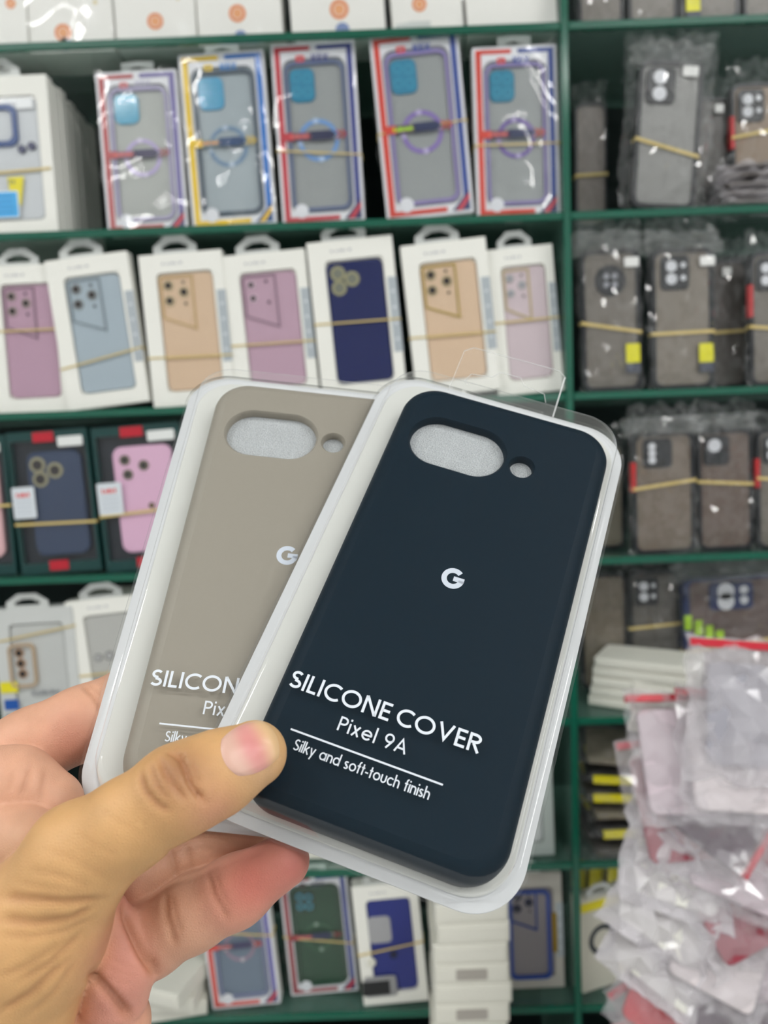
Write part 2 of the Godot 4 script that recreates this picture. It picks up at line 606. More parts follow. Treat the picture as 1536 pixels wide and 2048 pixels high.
	# clear blister in front: flange, side walls and flat face of one sheet, walls made glossier for edge highlights
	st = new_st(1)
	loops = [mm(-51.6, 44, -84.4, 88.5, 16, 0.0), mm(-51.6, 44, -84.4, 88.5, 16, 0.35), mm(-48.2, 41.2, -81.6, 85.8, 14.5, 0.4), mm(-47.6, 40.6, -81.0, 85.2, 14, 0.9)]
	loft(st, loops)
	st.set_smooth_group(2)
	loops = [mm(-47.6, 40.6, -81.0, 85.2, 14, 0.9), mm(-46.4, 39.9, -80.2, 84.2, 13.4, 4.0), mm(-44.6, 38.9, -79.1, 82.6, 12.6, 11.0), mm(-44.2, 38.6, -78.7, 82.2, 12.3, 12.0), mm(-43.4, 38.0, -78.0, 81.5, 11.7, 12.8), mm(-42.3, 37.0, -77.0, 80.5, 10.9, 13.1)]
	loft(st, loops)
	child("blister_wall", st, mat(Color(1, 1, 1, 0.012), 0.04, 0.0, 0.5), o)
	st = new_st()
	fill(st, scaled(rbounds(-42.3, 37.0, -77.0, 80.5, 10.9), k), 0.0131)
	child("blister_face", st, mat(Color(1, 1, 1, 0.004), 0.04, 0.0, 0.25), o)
	if tab:
		# hang tab with a euro slot, two pieces so that the slot stays open
		var outer := PackedVector2Array([Vector2(-26, 86), Vector2(15, 86), Vector2(15, 108), Vector2(12, 111), Vector2(-23, 111), Vector2(-26, 108)])
		var slot := PackedVector2Array([Vector2(-20, 91.5), Vector2(9, 91.5), Vector2(10.5, 93), Vector2(9, 97), Vector2(1, 98.5), Vector2(-1.5, 102), Vector2(-9.5, 102), Vector2(-12, 98.5), Vector2(-20, 97), Vector2(-21.5, 93)])
		st = new_st()
		for half in [PackedVector2Array([Vector2(-90, 0), Vector2(-5.5, 0), Vector2(-5.5, 200), Vector2(-90, 200)]), PackedVector2Array([Vector2(-5.5, 0), Vector2(90, 0), Vector2(90, 200), Vector2(-5.5, 200)])]:
			for a: PackedVector2Array in Geometry2D.intersect_polygons(outer, half):
				for c: PackedVector2Array in Geometry2D.clip_polygons(a, slot):
					fill(st, scaled(c, k), 0.0004)
		child("hang_tab", st, mat(Color(1, 1, 1, 0.03), 0.1, 0.0, 0.22), o)
		st = new_st()
		for run in [[outer[2], outer[3], outer[4], outer[5], outer[0]], [slot[2], slot[3], slot[4], slot[5], slot[6], slot[7], slot[8], slot[9], slot[0]]]:
			stroke(st, scaled(PackedVector2Array(run), k), 0.00025, 0.0003, 0.0006)
		child("tab_rim", st, clear(0.35, 0.2), o)
		st = new_st()
		stroke(st, scaled(PackedVector2Array([Vector2(14.6, 87), Vector2(14.6, 108)]), k), 0.0006, 0.0003, 0.0007)
		child("tab_fold", st, clear(0.5, 0.2), o)
	return o

func build_held_covers() -> void:
	var dark := mat(col(11, 31, 43), 0.5, 0.0, 0.2)
	var taupe := mat(col(148, 142, 130), 0.55)
	cover_pack("navy blue silicone cover in clear blister pack, in front, held under the thumb", Vector3(-0.571, -0.076, -0.339), Vector3(20.195, -29.075, -249.606), dark, true)
	cover_pack("taupe grey silicone cover in clear blister pack, half hidden behind the navy one", Vector3(-0.5652, 0.038, -0.1016), Vector3(-33.0826, -22.8649, -267.1354) * 1.012, taupe, false)

# ---------------------------------------------------------------- the hand: a smooth field round tapered bones, meshed by surface nets

var ba := PackedVector3Array()   # bone start, end, squash direction; radii; family; colour
var bb := PackedVector3Array()
var bn := PackedVector3Array()
var bra := PackedFloat32Array()
var brb := PackedFloat32Array()
var bflat := PackedFloat32Array()
var bfam := PackedInt32Array()
var bcol := []
var creases := []                # [points, depth, width]

# camera space in millimetres
func eye(px: float, py: float, depth: float) -> Vector3:
	return Vector3((px - 768.0) / F * depth, -(py - 1024.0) / F * depth, -depth)

func bone(fam: int, c: Color, a: Array, b: Array, flat := 0.0, dir := Vector3(0, 0, 1)) -> void:
	ba.append(eye(a[0], a[1], a[2]))
	bb.append(eye(b[0], b[1], b[2]))
	bra.append(a[3])
	brb.append(b[3])
	bn.append(dir.normalized())
	bflat.append(flat)
	bfam.append(fam)
	bcol.append(c)

func bone_distance(i: int, p: Vector3) -> float:
	var a := ba[i]
	var ab := bb[i] - a
	var t := clampf((p - a).dot(ab) / ab.length_squared(), 0.0, 1.0)
	var q := p - a - ab * t
	if bflat[i] > 0.0:
		q += bn[i] * (q.dot(bn[i]) * bflat[i])
	return q.length() - lerpf(bra[i], brb[i], t)

func hand_field(p: Vector3, near: PackedInt32Array) -> float:
	var fam := PackedFloat32Array([9.0, 9.0, 9.0, 9.0, 9.0, 9.0, 9.0, 9.0])
	for i in near:
		var d := bone_distance(i, p)
		var f := bfam[i]
		var o := fam[f]
		var k := 4.5
		var h := maxf(k - absf(o - d), 0.0) / k
		fam[f] = minf(o, d) - h * h * k * 0.25
	var out := fam[0]
	for f in range(1, 8):
		var d := fam[f]
		var h := maxf(0.6 - absf(out - d), 0.0) / 0.6
		out = minf(out, d) - h * h * 0.15
	return out

func all_bones() -> PackedInt32Array:
	return PackedInt32Array(range(ba.size()))

# where the sight line through a pixel meets the field
func touch(px: float, py: float, from: float) -> Vector3:
	var dir := eye(px, py, 1.0)
	var t := from
	var near := all_bones()
	for k in 60:
		var d := hand_field(dir * t, near)
		t += d * 0.8
		if absf(d) < 0.02 or t > 300:
			break
	return dir * t

func crease(pts: Array, depth: float, width: float, from := 150.0) -> void:
	var line := PackedVector3Array()
	var curve := Curve2D.new()
	for k in range(0, pts.size(), 2):
		curve.add_point(Vector2(pts[k], pts[k + 1]))
	var n := int(curve.get_baked_length() / 7.0) + 2
	for k in n:
		var q := curve.sample_baked(curve.get_baked_length() * k / (n - 1))
		line.append(touch(q.x, q.y, from))
	creases.append([line, depth, width])

func build_hand() -> void:
	var tan_ := Color(0.70, 0.40, 0.175)
	var pink := Color(0.74, 0.40, 0.265)
	var rosy := Color(0.76, 0.33, 0.25)
	var face := Vector3(0.03, 0.5, 0.86)
	# 0 thumb, thenar and wrist
	bone(0, tan_, [507, 1508, 199.5, 8.5], [430, 1548, 196, 9.9], 0.22, face)
	bone(0, tan_, [430, 1548, 196, 9.9], [355, 1582, 193, 10.6], 0.08, face)
	bone(0, tan_, [355, 1582, 193, 10.6], [255, 1650, 193, 10.6])
	bone(0, tan_, [255, 1650, 193, 10.6], [160, 1715, 195, 13.0])
	bone(0, tan_, [160, 1715, 195, 13.0], [70, 1860, 198, 17.5])
	bone(0, tan_, [70, 1860, 198, 17.5], [-30, 2010, 202, 22])
	bone(0, tan_, [-30, 2010, 202, 22], [-130, 2200, 206, 25])
	# 1 palm body behind the thumb, web
	bone(1, pink, [-70, 1640, 236, 17], [30, 1720, 238, 17])
	bone(1, pink, [30, 1720, 238, 17], [90, 1900, 234, 19])
	bone(1, pink, [90, 1900, 234, 19], [20, 2150, 226, 24])
	bone(1, pink, [-60, 1650, 222, 11], [70, 1690, 210, 9])
	# 2 index finger, going behind the packages
	bone(2, pink, [-60, 1560, 240, 13.5], [70, 1490, 244, 11.2])
	bone(2, pink, [70, 1490, 244, 11.2], [160, 1448, 249, 10.9])
	bone(2, pink, [160, 1448, 249, 10.9], [290, 1380, 259, 10.0])
	bone(2, pink, [290, 1380, 259, 10.0], [420, 1310, 273, 8.6])
	# 3 pad of palm below the index finger
	bone(3, pink, [-50, 1570, 225, 11], [30, 1576, 225, 11.0])
	bone(3, pink, [30, 1576, 225, 11.0], [95, 1612, 225, 10.2])
	# 4 middle finger, mostly in the shade of the packages
	bone(4, pink, [170, 1860, 231, 11], [300, 1778, 231, 9.8])
	bone(4, pink, [300, 1778, 231, 9.8], [420, 1715, 233, 9.3])
	bone(4, pink, [420, 1715, 233, 9.3], [560, 1640, 240, 8.3])
	# 5 ring finger with its tip behind the navy pack
	bone(5, pink, [250, 1905, 221, 9.5], [300, 1876, 220, 9.8])
	bone(5, pink, [300, 1876, 220, 9.8], [385, 1826, 218, 9.4])
	bone(5, pink, [385, 1826, 218, 9.4], [470, 1783, 217, 8.9])
	bone(5, rosy, [470, 1783, 217, 8.9], [567, 1722, 216, 7.2])
	# 6 pad below the ring finger
	bone(6, rosy, [205, 1830, 213, 7], [235, 1915, 213, 10.3])
	bone(6, rosy, [235, 1915, 213, 10.3], [228, 1985, 214, 9.6])
	# 7 heel of the hand
	bone(7, pink, [218, 2050, 216, 10.2], [150, 2200, 216, 16])
	bone(7, pink, [110, 1990, 222, 12], [218, 2050, 216, 10.2])

	# creases, laid onto the field from the photograph
	for c in [
			[[352, 1500, 372, 1540, 385, 1575, 410, 1605], 0.9, 0.8], [[318, 1516, 330, 1545, 350, 1575, 372, 1600], 0.5, 0.7], [[278, 1545, 288, 1580, 312, 1608, 340, 1625], 0.6, 0.8],
			[[336, 1502, 350, 1512, 372, 1508], 0.5, 0.7], [[385, 1520, 392, 1550, 400, 1570], 0.3, 0.6], [[300, 1530, 312, 1570, 335, 1600], 0.35, 0.6],
			[[0, 1793, 60, 1800, 130, 1806, 205, 1800], 1.3, 1.3], [[0, 1838, 70, 1848, 140, 1840, 190, 1815], 1.2, 1.3], [[0, 1870, 60, 1875, 130, 1862, 185, 1838], 0.6, 1.0],
			[[0, 2025, 60, 1990, 130, 1925], 1.1, 1.3], [[40, 1962, 100, 1930, 160, 1868], 0.8, 1.1], [[0, 1955, 50, 1935, 120, 1890], 0.5, 1.0], [[60, 2030, 110, 1985, 150, 1925], 0.6, 1.0],
			[[60, 1740, 120, 1752, 180, 1775], 0.35, 0.8], [[90, 1700, 150, 1722, 215, 1760], 0.25, 0.7], [[30, 1765, 100, 1778, 170, 1785], 0.3, 0.8], [[150, 1665, 190, 1690, 240, 1712], 0.2, 0.6], [[205, 1620, 235, 1645, 280, 1668], 0.2, 0.6],
			[[165, 1370, 190, 1395, 205, 1425], 0.9, 0.9], [[175, 1366, 196, 1384, 206, 1400], 0.4, 0.7],
			[[62, 1535, 45, 1590], 0.6, 0.9], [[92, 1540, 82, 1600], 0.45, 0.9], [[25, 1545, 18, 1580], 0.4, 0.8],
			[[330, 1785, 332, 1830, 350, 1890], 1.2, 1.3], [[342, 1790, 350, 1830, 362, 1870], 0.6, 0.9], [[416, 1748, 428, 1790, 458, 1840], 0.9, 0.9], [[430, 1746, 442, 1785, 462, 1815], 0.5, 0.7],
			[[340, 1700, 352, 1750], 0.9, 1.0], [[372, 1690, 386, 1740], 0.8, 1.0],
			[[247, 1814, 262, 1855, 285, 1905, 312, 1948], 3.0, 1.4], [[180, 1948, 215, 1985, 262, 2038], 2.6, 1.4],
			[[215, 1950, 235, 1962, 262, 1966], 0.3, 0.6], [[218, 1935, 245, 1948, 275, 1952], 0.3, 0.6], [[222, 1918, 250, 1932, 280, 1938], 0.25, 0.6]]:
		crease(c[0], c[1] * (0.72 if c[0][1] > 1640 or c[0][0] < 270 else 1.7), c[2])

	var cell := 0.8
	var lo := Vector3(INF, INF, INF)
	var hi := -lo
	for i in ba.size():
		var r := maxf(bra[i], brb[i]) + 3.0
		for p in [ba[i], bb[i]]:
			lo = lo.min(p - Vector3.ONE * r)
			hi = hi.max(p + Vector3.ONE * r)
	var block := 5
	var nb := Vector3i(((hi - lo) / (cell * block)).ceil())
	var n := nb * block + Vector3i.ONE
	var field := PackedFloat32Array()
	field.resize(n.x * n.y * n.z)
	field.fill(9.0)
	var sx := n.y * n.z
	var sy := n.z
	var half := cell * block * 0.87
	var near_blocks := []
	var every := all_bones()
	for bx in nb.x:
		for by in nb.y:
			for bz in nb.z:
				var mid := lo + (Vector3(bx, by, bz) + Vector3.ONE * 0.5) * cell * block
				var list := PackedInt32Array()
				var best := 99.0
				var ds := PackedFloat32Array()
				for i in every:
					var d := bone_distance(i, mid)
					ds.append(d)
					best = minf(best, d)
				if best > half + 1.5 or best < -half * 1.6 - 4.0:
					if best < 0:
						for x in block + 1:
							for y in block + 1:
								for z in block + 1:
									var at0 := (bx * block + x) * sx + (by * block + y) * sy + bz * block + z
									if field[at0] == 9.0:
										field[at0] = -9.0
					continue
				for i in every:
					if ds[i] < best + half * 2.0 * (1.0 + bflat[i]) + 4.5:
						list.append(i)
				near_blocks.append(Vector3i(bx, by, bz))
				for x in block + 1:
					for y in block + 1:
						for z in block + 1:
							var at1 := (bx * block + x) * sx + (by * block + y) * sy + bz * block + z
							if absf(field[at1]) == 9.0:
								field[at1] = hand_field(lo + Vector3(bx * block + x, by * block + y, bz * block + z) * cell, list)
	var index := PackedInt32Array()
	index.resize(field.size())
	index.fill(-1)
	var verts := PackedVector3Array()
	var cells := []
	for b: Vector3i in near_blocks:
		for x in range(b.x * block, (b.x + 1) * block):
			for y in range(b.y * block, (b.y + 1) * block):
				for z in range(b.z * block, (b.z + 1) * block):
					var o := x * sx + y * sy + z
					var f := [field[o], field[o + 1], field[o + sy], field[o + sy + 1], field[o + sx], field[o + sx + 1], field[o + sx + sy], field[o + sx + sy + 1]]
					var inside := 0
					for v in f:
						if v < 0:
							inside += 1
					if inside == 0 or inside == 8:
						continue
					var sum := Vector3.ZERO
					var count := 0
					for e in 12:
						var axis := e / 4
						var c := e % 4
						var i0 := 0
						var i1 := 0
						if axis == 0:
							i0 = c
							i1 = c + 4
						elif axis == 1:
							i0 = (c & 1) + (c >> 1) * 4
							i1 = i0 + 2
						else:
							i0 = c * 2
							i1 = i0 + 1
						var d0: float = f[i0]
						var d1: float = f[i1]
						if (d0 < 0) != (d1 < 0):
							var t := d0 / (d0 - d1)
							sum += Vector3(i0 >> 2, (i0 >> 1) & 1, i0 & 1).lerp(Vector3(i1 >> 2, (i1 >> 1) & 1, i1 & 1), t)
							count += 1
					index[o] = verts.size()
					verts.append(lo + (Vector3(x, y, z) + sum / count) * cell)
					cells.append(Vector3i(x, y, z))
	var tris := PackedInt32Array()
	for k in cells.size():
		var c: Vector3i = cells[k]
		var o := c.x * sx + c.y * sy + c.z
		var ins := field[o] < 0
		for axis in 3:
			var step: int = [sx, sy, 1][axis]
			var s1: int = [sy, 1, sx][axis]
			var s2: int = [1, sx, sy][axis]
			if c[axis] + 1 >= n[axis] or (field[o + step] < 0) == ins:
				continue
			if c[(axis + 1) % 3] == 0 or c[(axis + 2) % 3] == 0:
				continue
			var i0 := index[o]
			var i1 := index[o - s1]
			var i2 := index[o - s1 - s2]
			var i3 := index[o - s2]
			if i0 < 0 or i1 < 0 or i2 < 0 or i3 < 0:
				continue
			if ins:
				tris.append_array([i0, i2, i1, i0, i3, i2])
			else:
				tris.append_array([i0, i1, i2, i0, i2, i3])
	# pull the creases in, colour the skin
	var colors := PackedColorArray()
	var normals := PackedVector3Array()
	normals.resize(verts.size())
	for k in range(0, tris.size(), 3):
		var nn := (verts[tris[k + 2]] - verts[tris[k]]).cross(verts[tris[k + 1]] - verts[tris[k]])
		for j in 3:
			normals[tris[k + j]] += nn
	var boxes := []
	for c in creases:
		var line: PackedVector3Array = c[0]
		var bx := AABB(line[0], Vector3.ZERO)
		for p in line:
			bx = bx.expand(p)
		boxes.append(bx.grow(4.0))
	var nz := FastNoiseLite.new()
	nz.seed = 11
	nz.frequency = 0.09
	nz.fractal_octaves = 3
	var blobs := [[touch(500, 1770, 150), 9.0, Color(0.62, 0.17, 0.13), 0.75], [touch(440, 1775, 150), 6.0, Color(0.62, 0.17, 0.13), 0.0], [touch(590, 1735, 150), 6.0, Color(0.58, 0.16, 0.14), 0.6],
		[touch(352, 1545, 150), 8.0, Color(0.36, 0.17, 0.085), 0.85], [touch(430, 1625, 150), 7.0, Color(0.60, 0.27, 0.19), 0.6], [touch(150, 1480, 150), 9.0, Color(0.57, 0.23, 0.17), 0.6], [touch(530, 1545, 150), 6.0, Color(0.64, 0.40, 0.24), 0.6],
		[touch(540, 1455, 150), 5.0, Color(0.64, 0.42, 0.22), 0.5], [touch(210, 1890, 150), 9.0, Color(0.50, 0.16, 0.14), 0.5], [touch(60, 1650, 150), 8.0, Color(0.66, 0.36, 0.24), 0.6], [touch(20, 1690, 150), 9.0, Color(0.62, 0.36, 0.22), 0.6]]
	for k in verts.size():
		var p := verts[k]
		var nrm := normals[k].normalized()
		var shade := 0.0
		for ci in creases.size():
			if not (boxes[ci] as AABB).has_point(p):
				continue
			var line: PackedVector3Array = creases[ci][0]
			var best := 1e9
			var end := 1.0
			for j in line.size() - 1:
				var q := Geometry3D.get_closest_point_to_segment(p, line[j], line[j + 1])
				var d2 := p.distance_squared_to(q)
				if d2 < best:
					best = d2
					var t := (j + (q - line[j]).length() / maxf(0.001, (line[j + 1] - line[j]).length())) / (line.size() - 1)
					end = smoothstep(0.0, 0.15, t) * smoothstep(1.0, 0.85, t)
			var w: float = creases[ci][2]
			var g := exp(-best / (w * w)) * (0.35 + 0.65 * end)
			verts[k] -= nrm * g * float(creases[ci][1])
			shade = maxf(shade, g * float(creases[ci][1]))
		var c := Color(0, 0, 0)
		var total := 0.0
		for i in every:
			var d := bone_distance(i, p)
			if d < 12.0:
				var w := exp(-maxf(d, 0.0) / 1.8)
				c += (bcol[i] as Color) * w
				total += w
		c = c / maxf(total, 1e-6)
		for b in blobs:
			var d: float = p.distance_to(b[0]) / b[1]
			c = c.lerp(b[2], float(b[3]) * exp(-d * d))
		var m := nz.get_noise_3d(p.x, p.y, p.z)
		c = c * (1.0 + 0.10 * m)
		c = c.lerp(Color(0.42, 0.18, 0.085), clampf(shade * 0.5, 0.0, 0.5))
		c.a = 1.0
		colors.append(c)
	var origin := eye(-30, 2010, 202)
	for k in verts.size():
		verts[k] = (verts[k] - origin) * 0.001
	var arrays := []
	arrays.resize(Mesh.ARRAY_MAX)
	arrays[Mesh.ARRAY_VERTEX] = verts
	arrays[Mesh.ARRAY_COLOR] = colors
	arrays[Mesh.ARRAY_INDEX] = tris
	var raw := ArrayMesh.new()
	raw.add_surface_from_arrays(Mesh.PRIMITIVE_TRIANGLES, arrays)
	var st := SurfaceTool.new()
	st.create_from(raw, 0)
	st.generate_normals()
	var skin := StandardMaterial3D.new()
	skin.vertex_color_use_as_albedo = true
	skin.roughness = 0.48
	skin.metallic_specular = 0.42
	skin.subsurf_scatter_enabled = true
	skin.subsurf_scatter_strength = 0.06
	var fine := FastNoiseLite.new()
	fine.noise_type = FastNoiseLite.TYPE_CELLULAR
	fine.cellular_return_type = FastNoiseLite.RETURN_DISTANCE2_SUB
	fine.frequency = 0.06
	fine.fractal_octaves = 2
	fine.seed = 5
	var nt := NoiseTexture2D.new()
	nt.noise = fine
	nt.width = 512
	nt.height = 512
	nt.seamless = true
	skin.heightmap_enabled = true
	skin.heightmap_texture = nt
	skin.heightmap_scale = 0.012
	skin.uv1_triplanar = true
	skin.uv1_scale = Vector3.ONE * 45.0
	var hand := MeshInstance3D.new()
	hand.name = "hand"
	hand.mesh = st.commit()
	hand.material_override = skin
	hand.transform = cam * Transform3D(Basis(), origin * 0.001)
	tag(hand, "bare left hand pinching both packaged covers, thumb in front and fingers behind", "hand")
	add_child(hand, true)
	# thumb nail: a curved plate lying on the field
	st = SurfaceTool.new()
	st.begin(Mesh.PRIMITIVE_TRIANGLES)
	st.set_smooth_group(0)
	var grid := []
	var gn := 14
	var axis2 := Vector2(97, -45).normalized()
	var across := Vector2(-axis2.y, axis2.x)
	var all := all_bones()
	for i in gn + 1:
		var row := PackedVector3Array()
		for j in gn + 1:
			var s := i / float(gn) * 2 - 1
			var t := j / float(gn) * 2 - 1
			var sq := Vector2(s * sqrt(1 - 0.42 * t * t), t * sqrt(1 - 0.36 * s * s))
			var q := Vector2(500, 1497) + axis2 * sq.x * 58 + across * sq.y * 50
			var hit := touch(q.x, q.y, 150)
			var e := 0.2
			var g := Vector3(hand_field(hit + Vector3(e, 0, 0), all) - hand_field(hit - Vector3(e, 0, 0), all), hand_field(hit + Vector3(0, e, 0), all) - hand_field(hit - Vector3(0, e, 0), all), hand_field(hit + Vector3(0, 0, e), all) - hand_field(hit - Vector3(0, 0, e), all)).normalized()
			var rim := maxf(absf(s), absf(t))
			row.append((hit + g * (0.55 if rim < 0.92 else 0.05) - origin) * 0.001)
		grid.append(row)
	for i in gn:
		for j in gn:
			for q in [[i, j], [i, j + 1], [i + 1, j + 1], [i, j], [i + 1, j + 1], [i + 1, j]]:
				var u: float = q[0] / float(gn)
				var v: float = q[1] / float(gn) * 2 - 1
				var c := Color(0.74, 0.46, 0.37).lerp(Color(0.72, 0.29, 0.27), smoothstep(0.18, 0.5, u) * (1.0 - 0.45 * v * v)).lerp(Color(0.76, 0.50, 0.27), smoothstep(0.58, 0.92, u))
				st.set_color(c)
				st.add_vertex(grid[q[0]][q[1]])
	st.generate_normals()
	var nail := StandardMaterial3D.new()
	nail.vertex_color_use_as_albedo = true
	nail.roughness = 0.3
	nail.metallic_specular = 0.4
	var o := child_mesh("thumb_nail", st.commit(), nail, hand)
	o.set_meta("label", "pink glossy thumb nail")

# ---------------------------------------------------------------- goods on the shelves

const GOLD := Color(0.72, 0.62, 0.34)

func lens(parent: Node3D, x: float, y: float, r: float, z: float, ring_c: Color, glass_c: Color, n := "lens") -> void:
	var o := part_slab(n, disc(r, x, y, 18), z, z + 0.0012, 0.0004, mat(ring_c, 0.25), parent)
	part_slab("lens_glass", disc(r * 0.62, x, y, 14), z + 0.0012, z + 0.0016, 0.0, mat(glass_c, 0.1), o)

# elastic band lying across the front and round both sides
func band(parent: Node3D, w: float, y0: float, y1: float, d: float, wide := 0.0028) -> void:
	var st := new_st()
	var x := w / 2 + 0.0006
	for seg in [[Vector3(-x, y0, 0.0008), Vector3(x, y1, 0.0008)], [Vector3(-x, y0, -d), Vector3(-x, y0, 0.0008)], [Vector3(x, y1, 0.0008), Vector3(x, y1, -d)]]:
		var a: Vector3 = seg[0]
		var b: Vector3 = seg[1]
		var up := Vector3(0, wide / 2, 0)
		var out := (b - a).cross(up).normalized() * 0.0006
		quad(st, a + up + out, b + up + out, b - up + out, a - up + out)
		quad(st, b + up - out, a + up - out, a - up - out, b - up - out)
		quad(st, a + up - out, b + up - out, b + up + out, a + up + out)
		quad(st, a - up + out, b - up + out, b - up - out, a - up - out)
	child("rubber_band", st, mat(col(214, 190, 120), 0.55), parent)

func hang_loop(parent: Node3D, cx: float, h: float, w: float, tall: float, m: Material) -> void:
	var outer := PackedVector2Array([Vector2(-w / 2, -0.004), Vector2(w / 2, -0.004), Vector2(w / 2, tall * 0.45), Vector2(w * 0.22, tall), Vector2(-w * 0.22, tall), Vector2(-w / 2, tall * 0.45)])
	var inner := PackedVector2Array([Vector2(-w * 0.3, tall * 0.2), Vector2(w * 0.3, tall * 0.2), Vector2(w * 0.3, tall * 0.4), Vector2(w * 0.1, tall * 0.62), Vector2(-w * 0.1, tall * 0.62), Vector2(-w * 0.3, tall * 0.4)])
	var st := new_st()
	frame(st, outer, inner, -0.0012, 0.0)
	child("hang_tab", st, m, parent).position = Vector3(cx, h, -0.003)

# printed box with a window, a magnet ring and a two-coloured border
func magnet_box(label: String, bl: Vector2, br: Vector2, tl: Vector2, s: int, z: float, o: Dictionary) -> void:
	var f := stand(bl, br, tl, s, z)
	var w: float = f[1]
	var h: float = f[2]
	var t := thing("magnetic_case_box", label, "phone case box", f[0], "window boxes of magnetic phone cases")
	var ca: Color = o.a
	var cb: Color = o.b
	part_box("carton", Vector3(-w / 2, 0, -0.02), Vector3(w / 2, h, -0.004), 0.0006, mat(col(226, 226, 222), 0.5), t)
	part_frame("white_frame", rrect(w, h, 0.002, 0, h / 2), rrect(w * 0.76, h * 0.86, 0.012, 0, h * 0.49), -0.004, 0.0, mat(col(232, 233, 238), 0.35), t)
	var e := w * 0.035
	var b := w * 0.066
	for k in 2:
		var sgn := -1.0 if k == 0 else 1.0
		var c: Color = ca if k == 0 else cb
		var st := new_st()
		var x0 := sgn * (w / 2 - e)
		box(st, Vector3(minf(x0, x0 - sgn * b), e, 0), Vector3(maxf(x0, x0 - sgn * b), h - e, 0.0006))
		box(st, Vector3(minf(x0 - sgn * b, sgn * w * 0.04), h - e - b * 0.7, 0), Vector3(maxf(x0 - sgn * b, sgn * w * 0.04), h - e, 0.0006))
		if k == 0:
			box(st, Vector3(x0 + b, e, 0), Vector3(w * 0.2, e + b * 0.8, 0.0006))
		child("border", st, mat(c, 0.4), t)
	var back: Color = o.get("back", col(150, 155, 155))
	part_slab("backing", rrect(w * 0.76, h * 0.86, 0.01, 0, h * 0.49), -0.004, -0.0032, 0, mat(back, 0.35), t)
	var case_ := part_frame("case_frame", rrect(w * 0.72, h * 0.83, 0.012, 0, h * 0.488), rrect(w * 0.65, h * 0.79, 0.009, 0, h * 0.488), -0.0032, 0.0004, mat(o.frame, 0.3), t)
	part_slab("camera_film", rrect(w * 0.30, h * 0.185, 0.008, -w * 0.155, h * 0.775), -0.0032, -0.001, 0.0005, mat(o.get("film", col(38, 132, 168)), 0.12), case_)
	for q in [Vector2(-0.22, 0.82), Vector2(-0.09, 0.81), Vector2(-0.22, 0.74), Vector2(-0.09, 0.735)]:
		part_frame("film_ring", disc(w * 0.055, q.x * w, q.y * h, 16), disc(w * 0.04, q.x * w, q.y * h, 16), -0.001, -0.0006, mat(col(62, 160, 192), 0.1), case_)
	var ring_c: Color = o.ring
	part_frame("magnet_ring", disc(h * 0.118, 0, h * 0.47, 32), disc(h * 0.094, 0, h * 0.47, 32), -0.0032, -0.0024, mat(ring_c, 0.3), case_)
	for k in 4:
		var an := k * PI / 2 + 0.1
		part_slab("ring_dot", disc(h * 0.017, cos(an) * h * 0.107, h * 0.47 + sin(an) * h * 0.107, 12), -0.0024, -0.0018, 0, mat(ring_c.lightened(0.45), 0.3), case_)
	# arrow band and the print
	var bt := part_slab("arrow_band", PackedVector2Array([Vector2(-w * 0.41, h * 0.47), Vector2(w * 0.02, h * 0.47), Vector2(w * 0.02, h * 0.51), Vector2(-w * 0.41, h * 0.51)]), 0.0008, 0.0012, 0, mat((o.get("band", ca) as Color).lerp(cb, 0.4).darkened(0.15), 0.35), t)
	part_box("arrow_start", Vector3(-w * 0.43, h * 0.468, 0.0012), Vector3(-w * 0.30, h * 0.512, 0.0015), 0, mat(ca, 0.35), bt)
	part_slab("arrow_tail", PackedVector2Array([Vector2(-w * 0.1, h * 0.465), Vector2(w * 0.16, h * 0.465), Vector2(w * 0.22, h * 0.49), Vector2(w * 0.16, h * 0.515), Vector2(-w * 0.1, h * 0.515)]), 0.0012, 0.0016, 0, mat(cb.darkened(0.45), 0.35), bt)
	for k in 2:
		var x := w * (0.21 + 0.06 * k)
		part_slab("chevron", PackedVector2Array([Vector2(x, h * 0.467), Vector2(x + w * 0.03, h * 0.467), Vector2(x + w * 0.075, h * 0.49), Vector2(x + w * 0.03, h * 0.513), Vector2(x, h * 0.513), Vector2(x + w * 0.045, h * 0.49)]), 0.0012, 0.0016, 0, mat(ca.darkened(0.1), 0.35), bt)
	dashes("band_print", 8, w * 0.26, h * 0.02, Vector3(-w * 0.2, h * 0.49, 0.0013), mat(o.get("print", col(230, 120, 110)), 0.4), bt)
	part_frame("brand_mark", rrect(w * 0.1, h * 0.036, 0.002, -w * 0.16, h * 0.917), rrect(w * 0.045, h * 0.014, 0.001, -w * 0.16, h * 0.917), 0.0, 0.0006, mat(o.get("mark", col(226, 60, 66)), 0.4), t)
	lettering("brand_print", "KEX", h * 0.042, Vector3(w * 0.075, h * 0.917, 0.0004), mat(o.get("ink", col(44, 76, 168)), 0.4), t)
	part_slab("corner_patch", PackedVector2Array([Vector2(w * 0.26, e), Vector2(w / 2 - e, e), Vector2(w / 2 - e, h * 0.13)]), 0.0006, 0.001, 0, mat(cb.darkened(0.3), 0.4), t)
	part_slab("corner_stripe", PackedVector2Array([Vector2(w * 0.3, e), Vector2(w * 0.37, e), Vector2(w / 2 - e, h * 0.08), Vector2(w / 2 - e, h * 0.11)]), 0.001, 0.0013, 0, mat(o.get("stripe", col(206, 58, 74)), 0.4), t)
	part_slab("round_seal", disc(w * 0.085, -w * 0.26, h * 0.075, 20), 0.0004, 0.0008, 0, mat(col(228, 230, 236), 0.35), t)
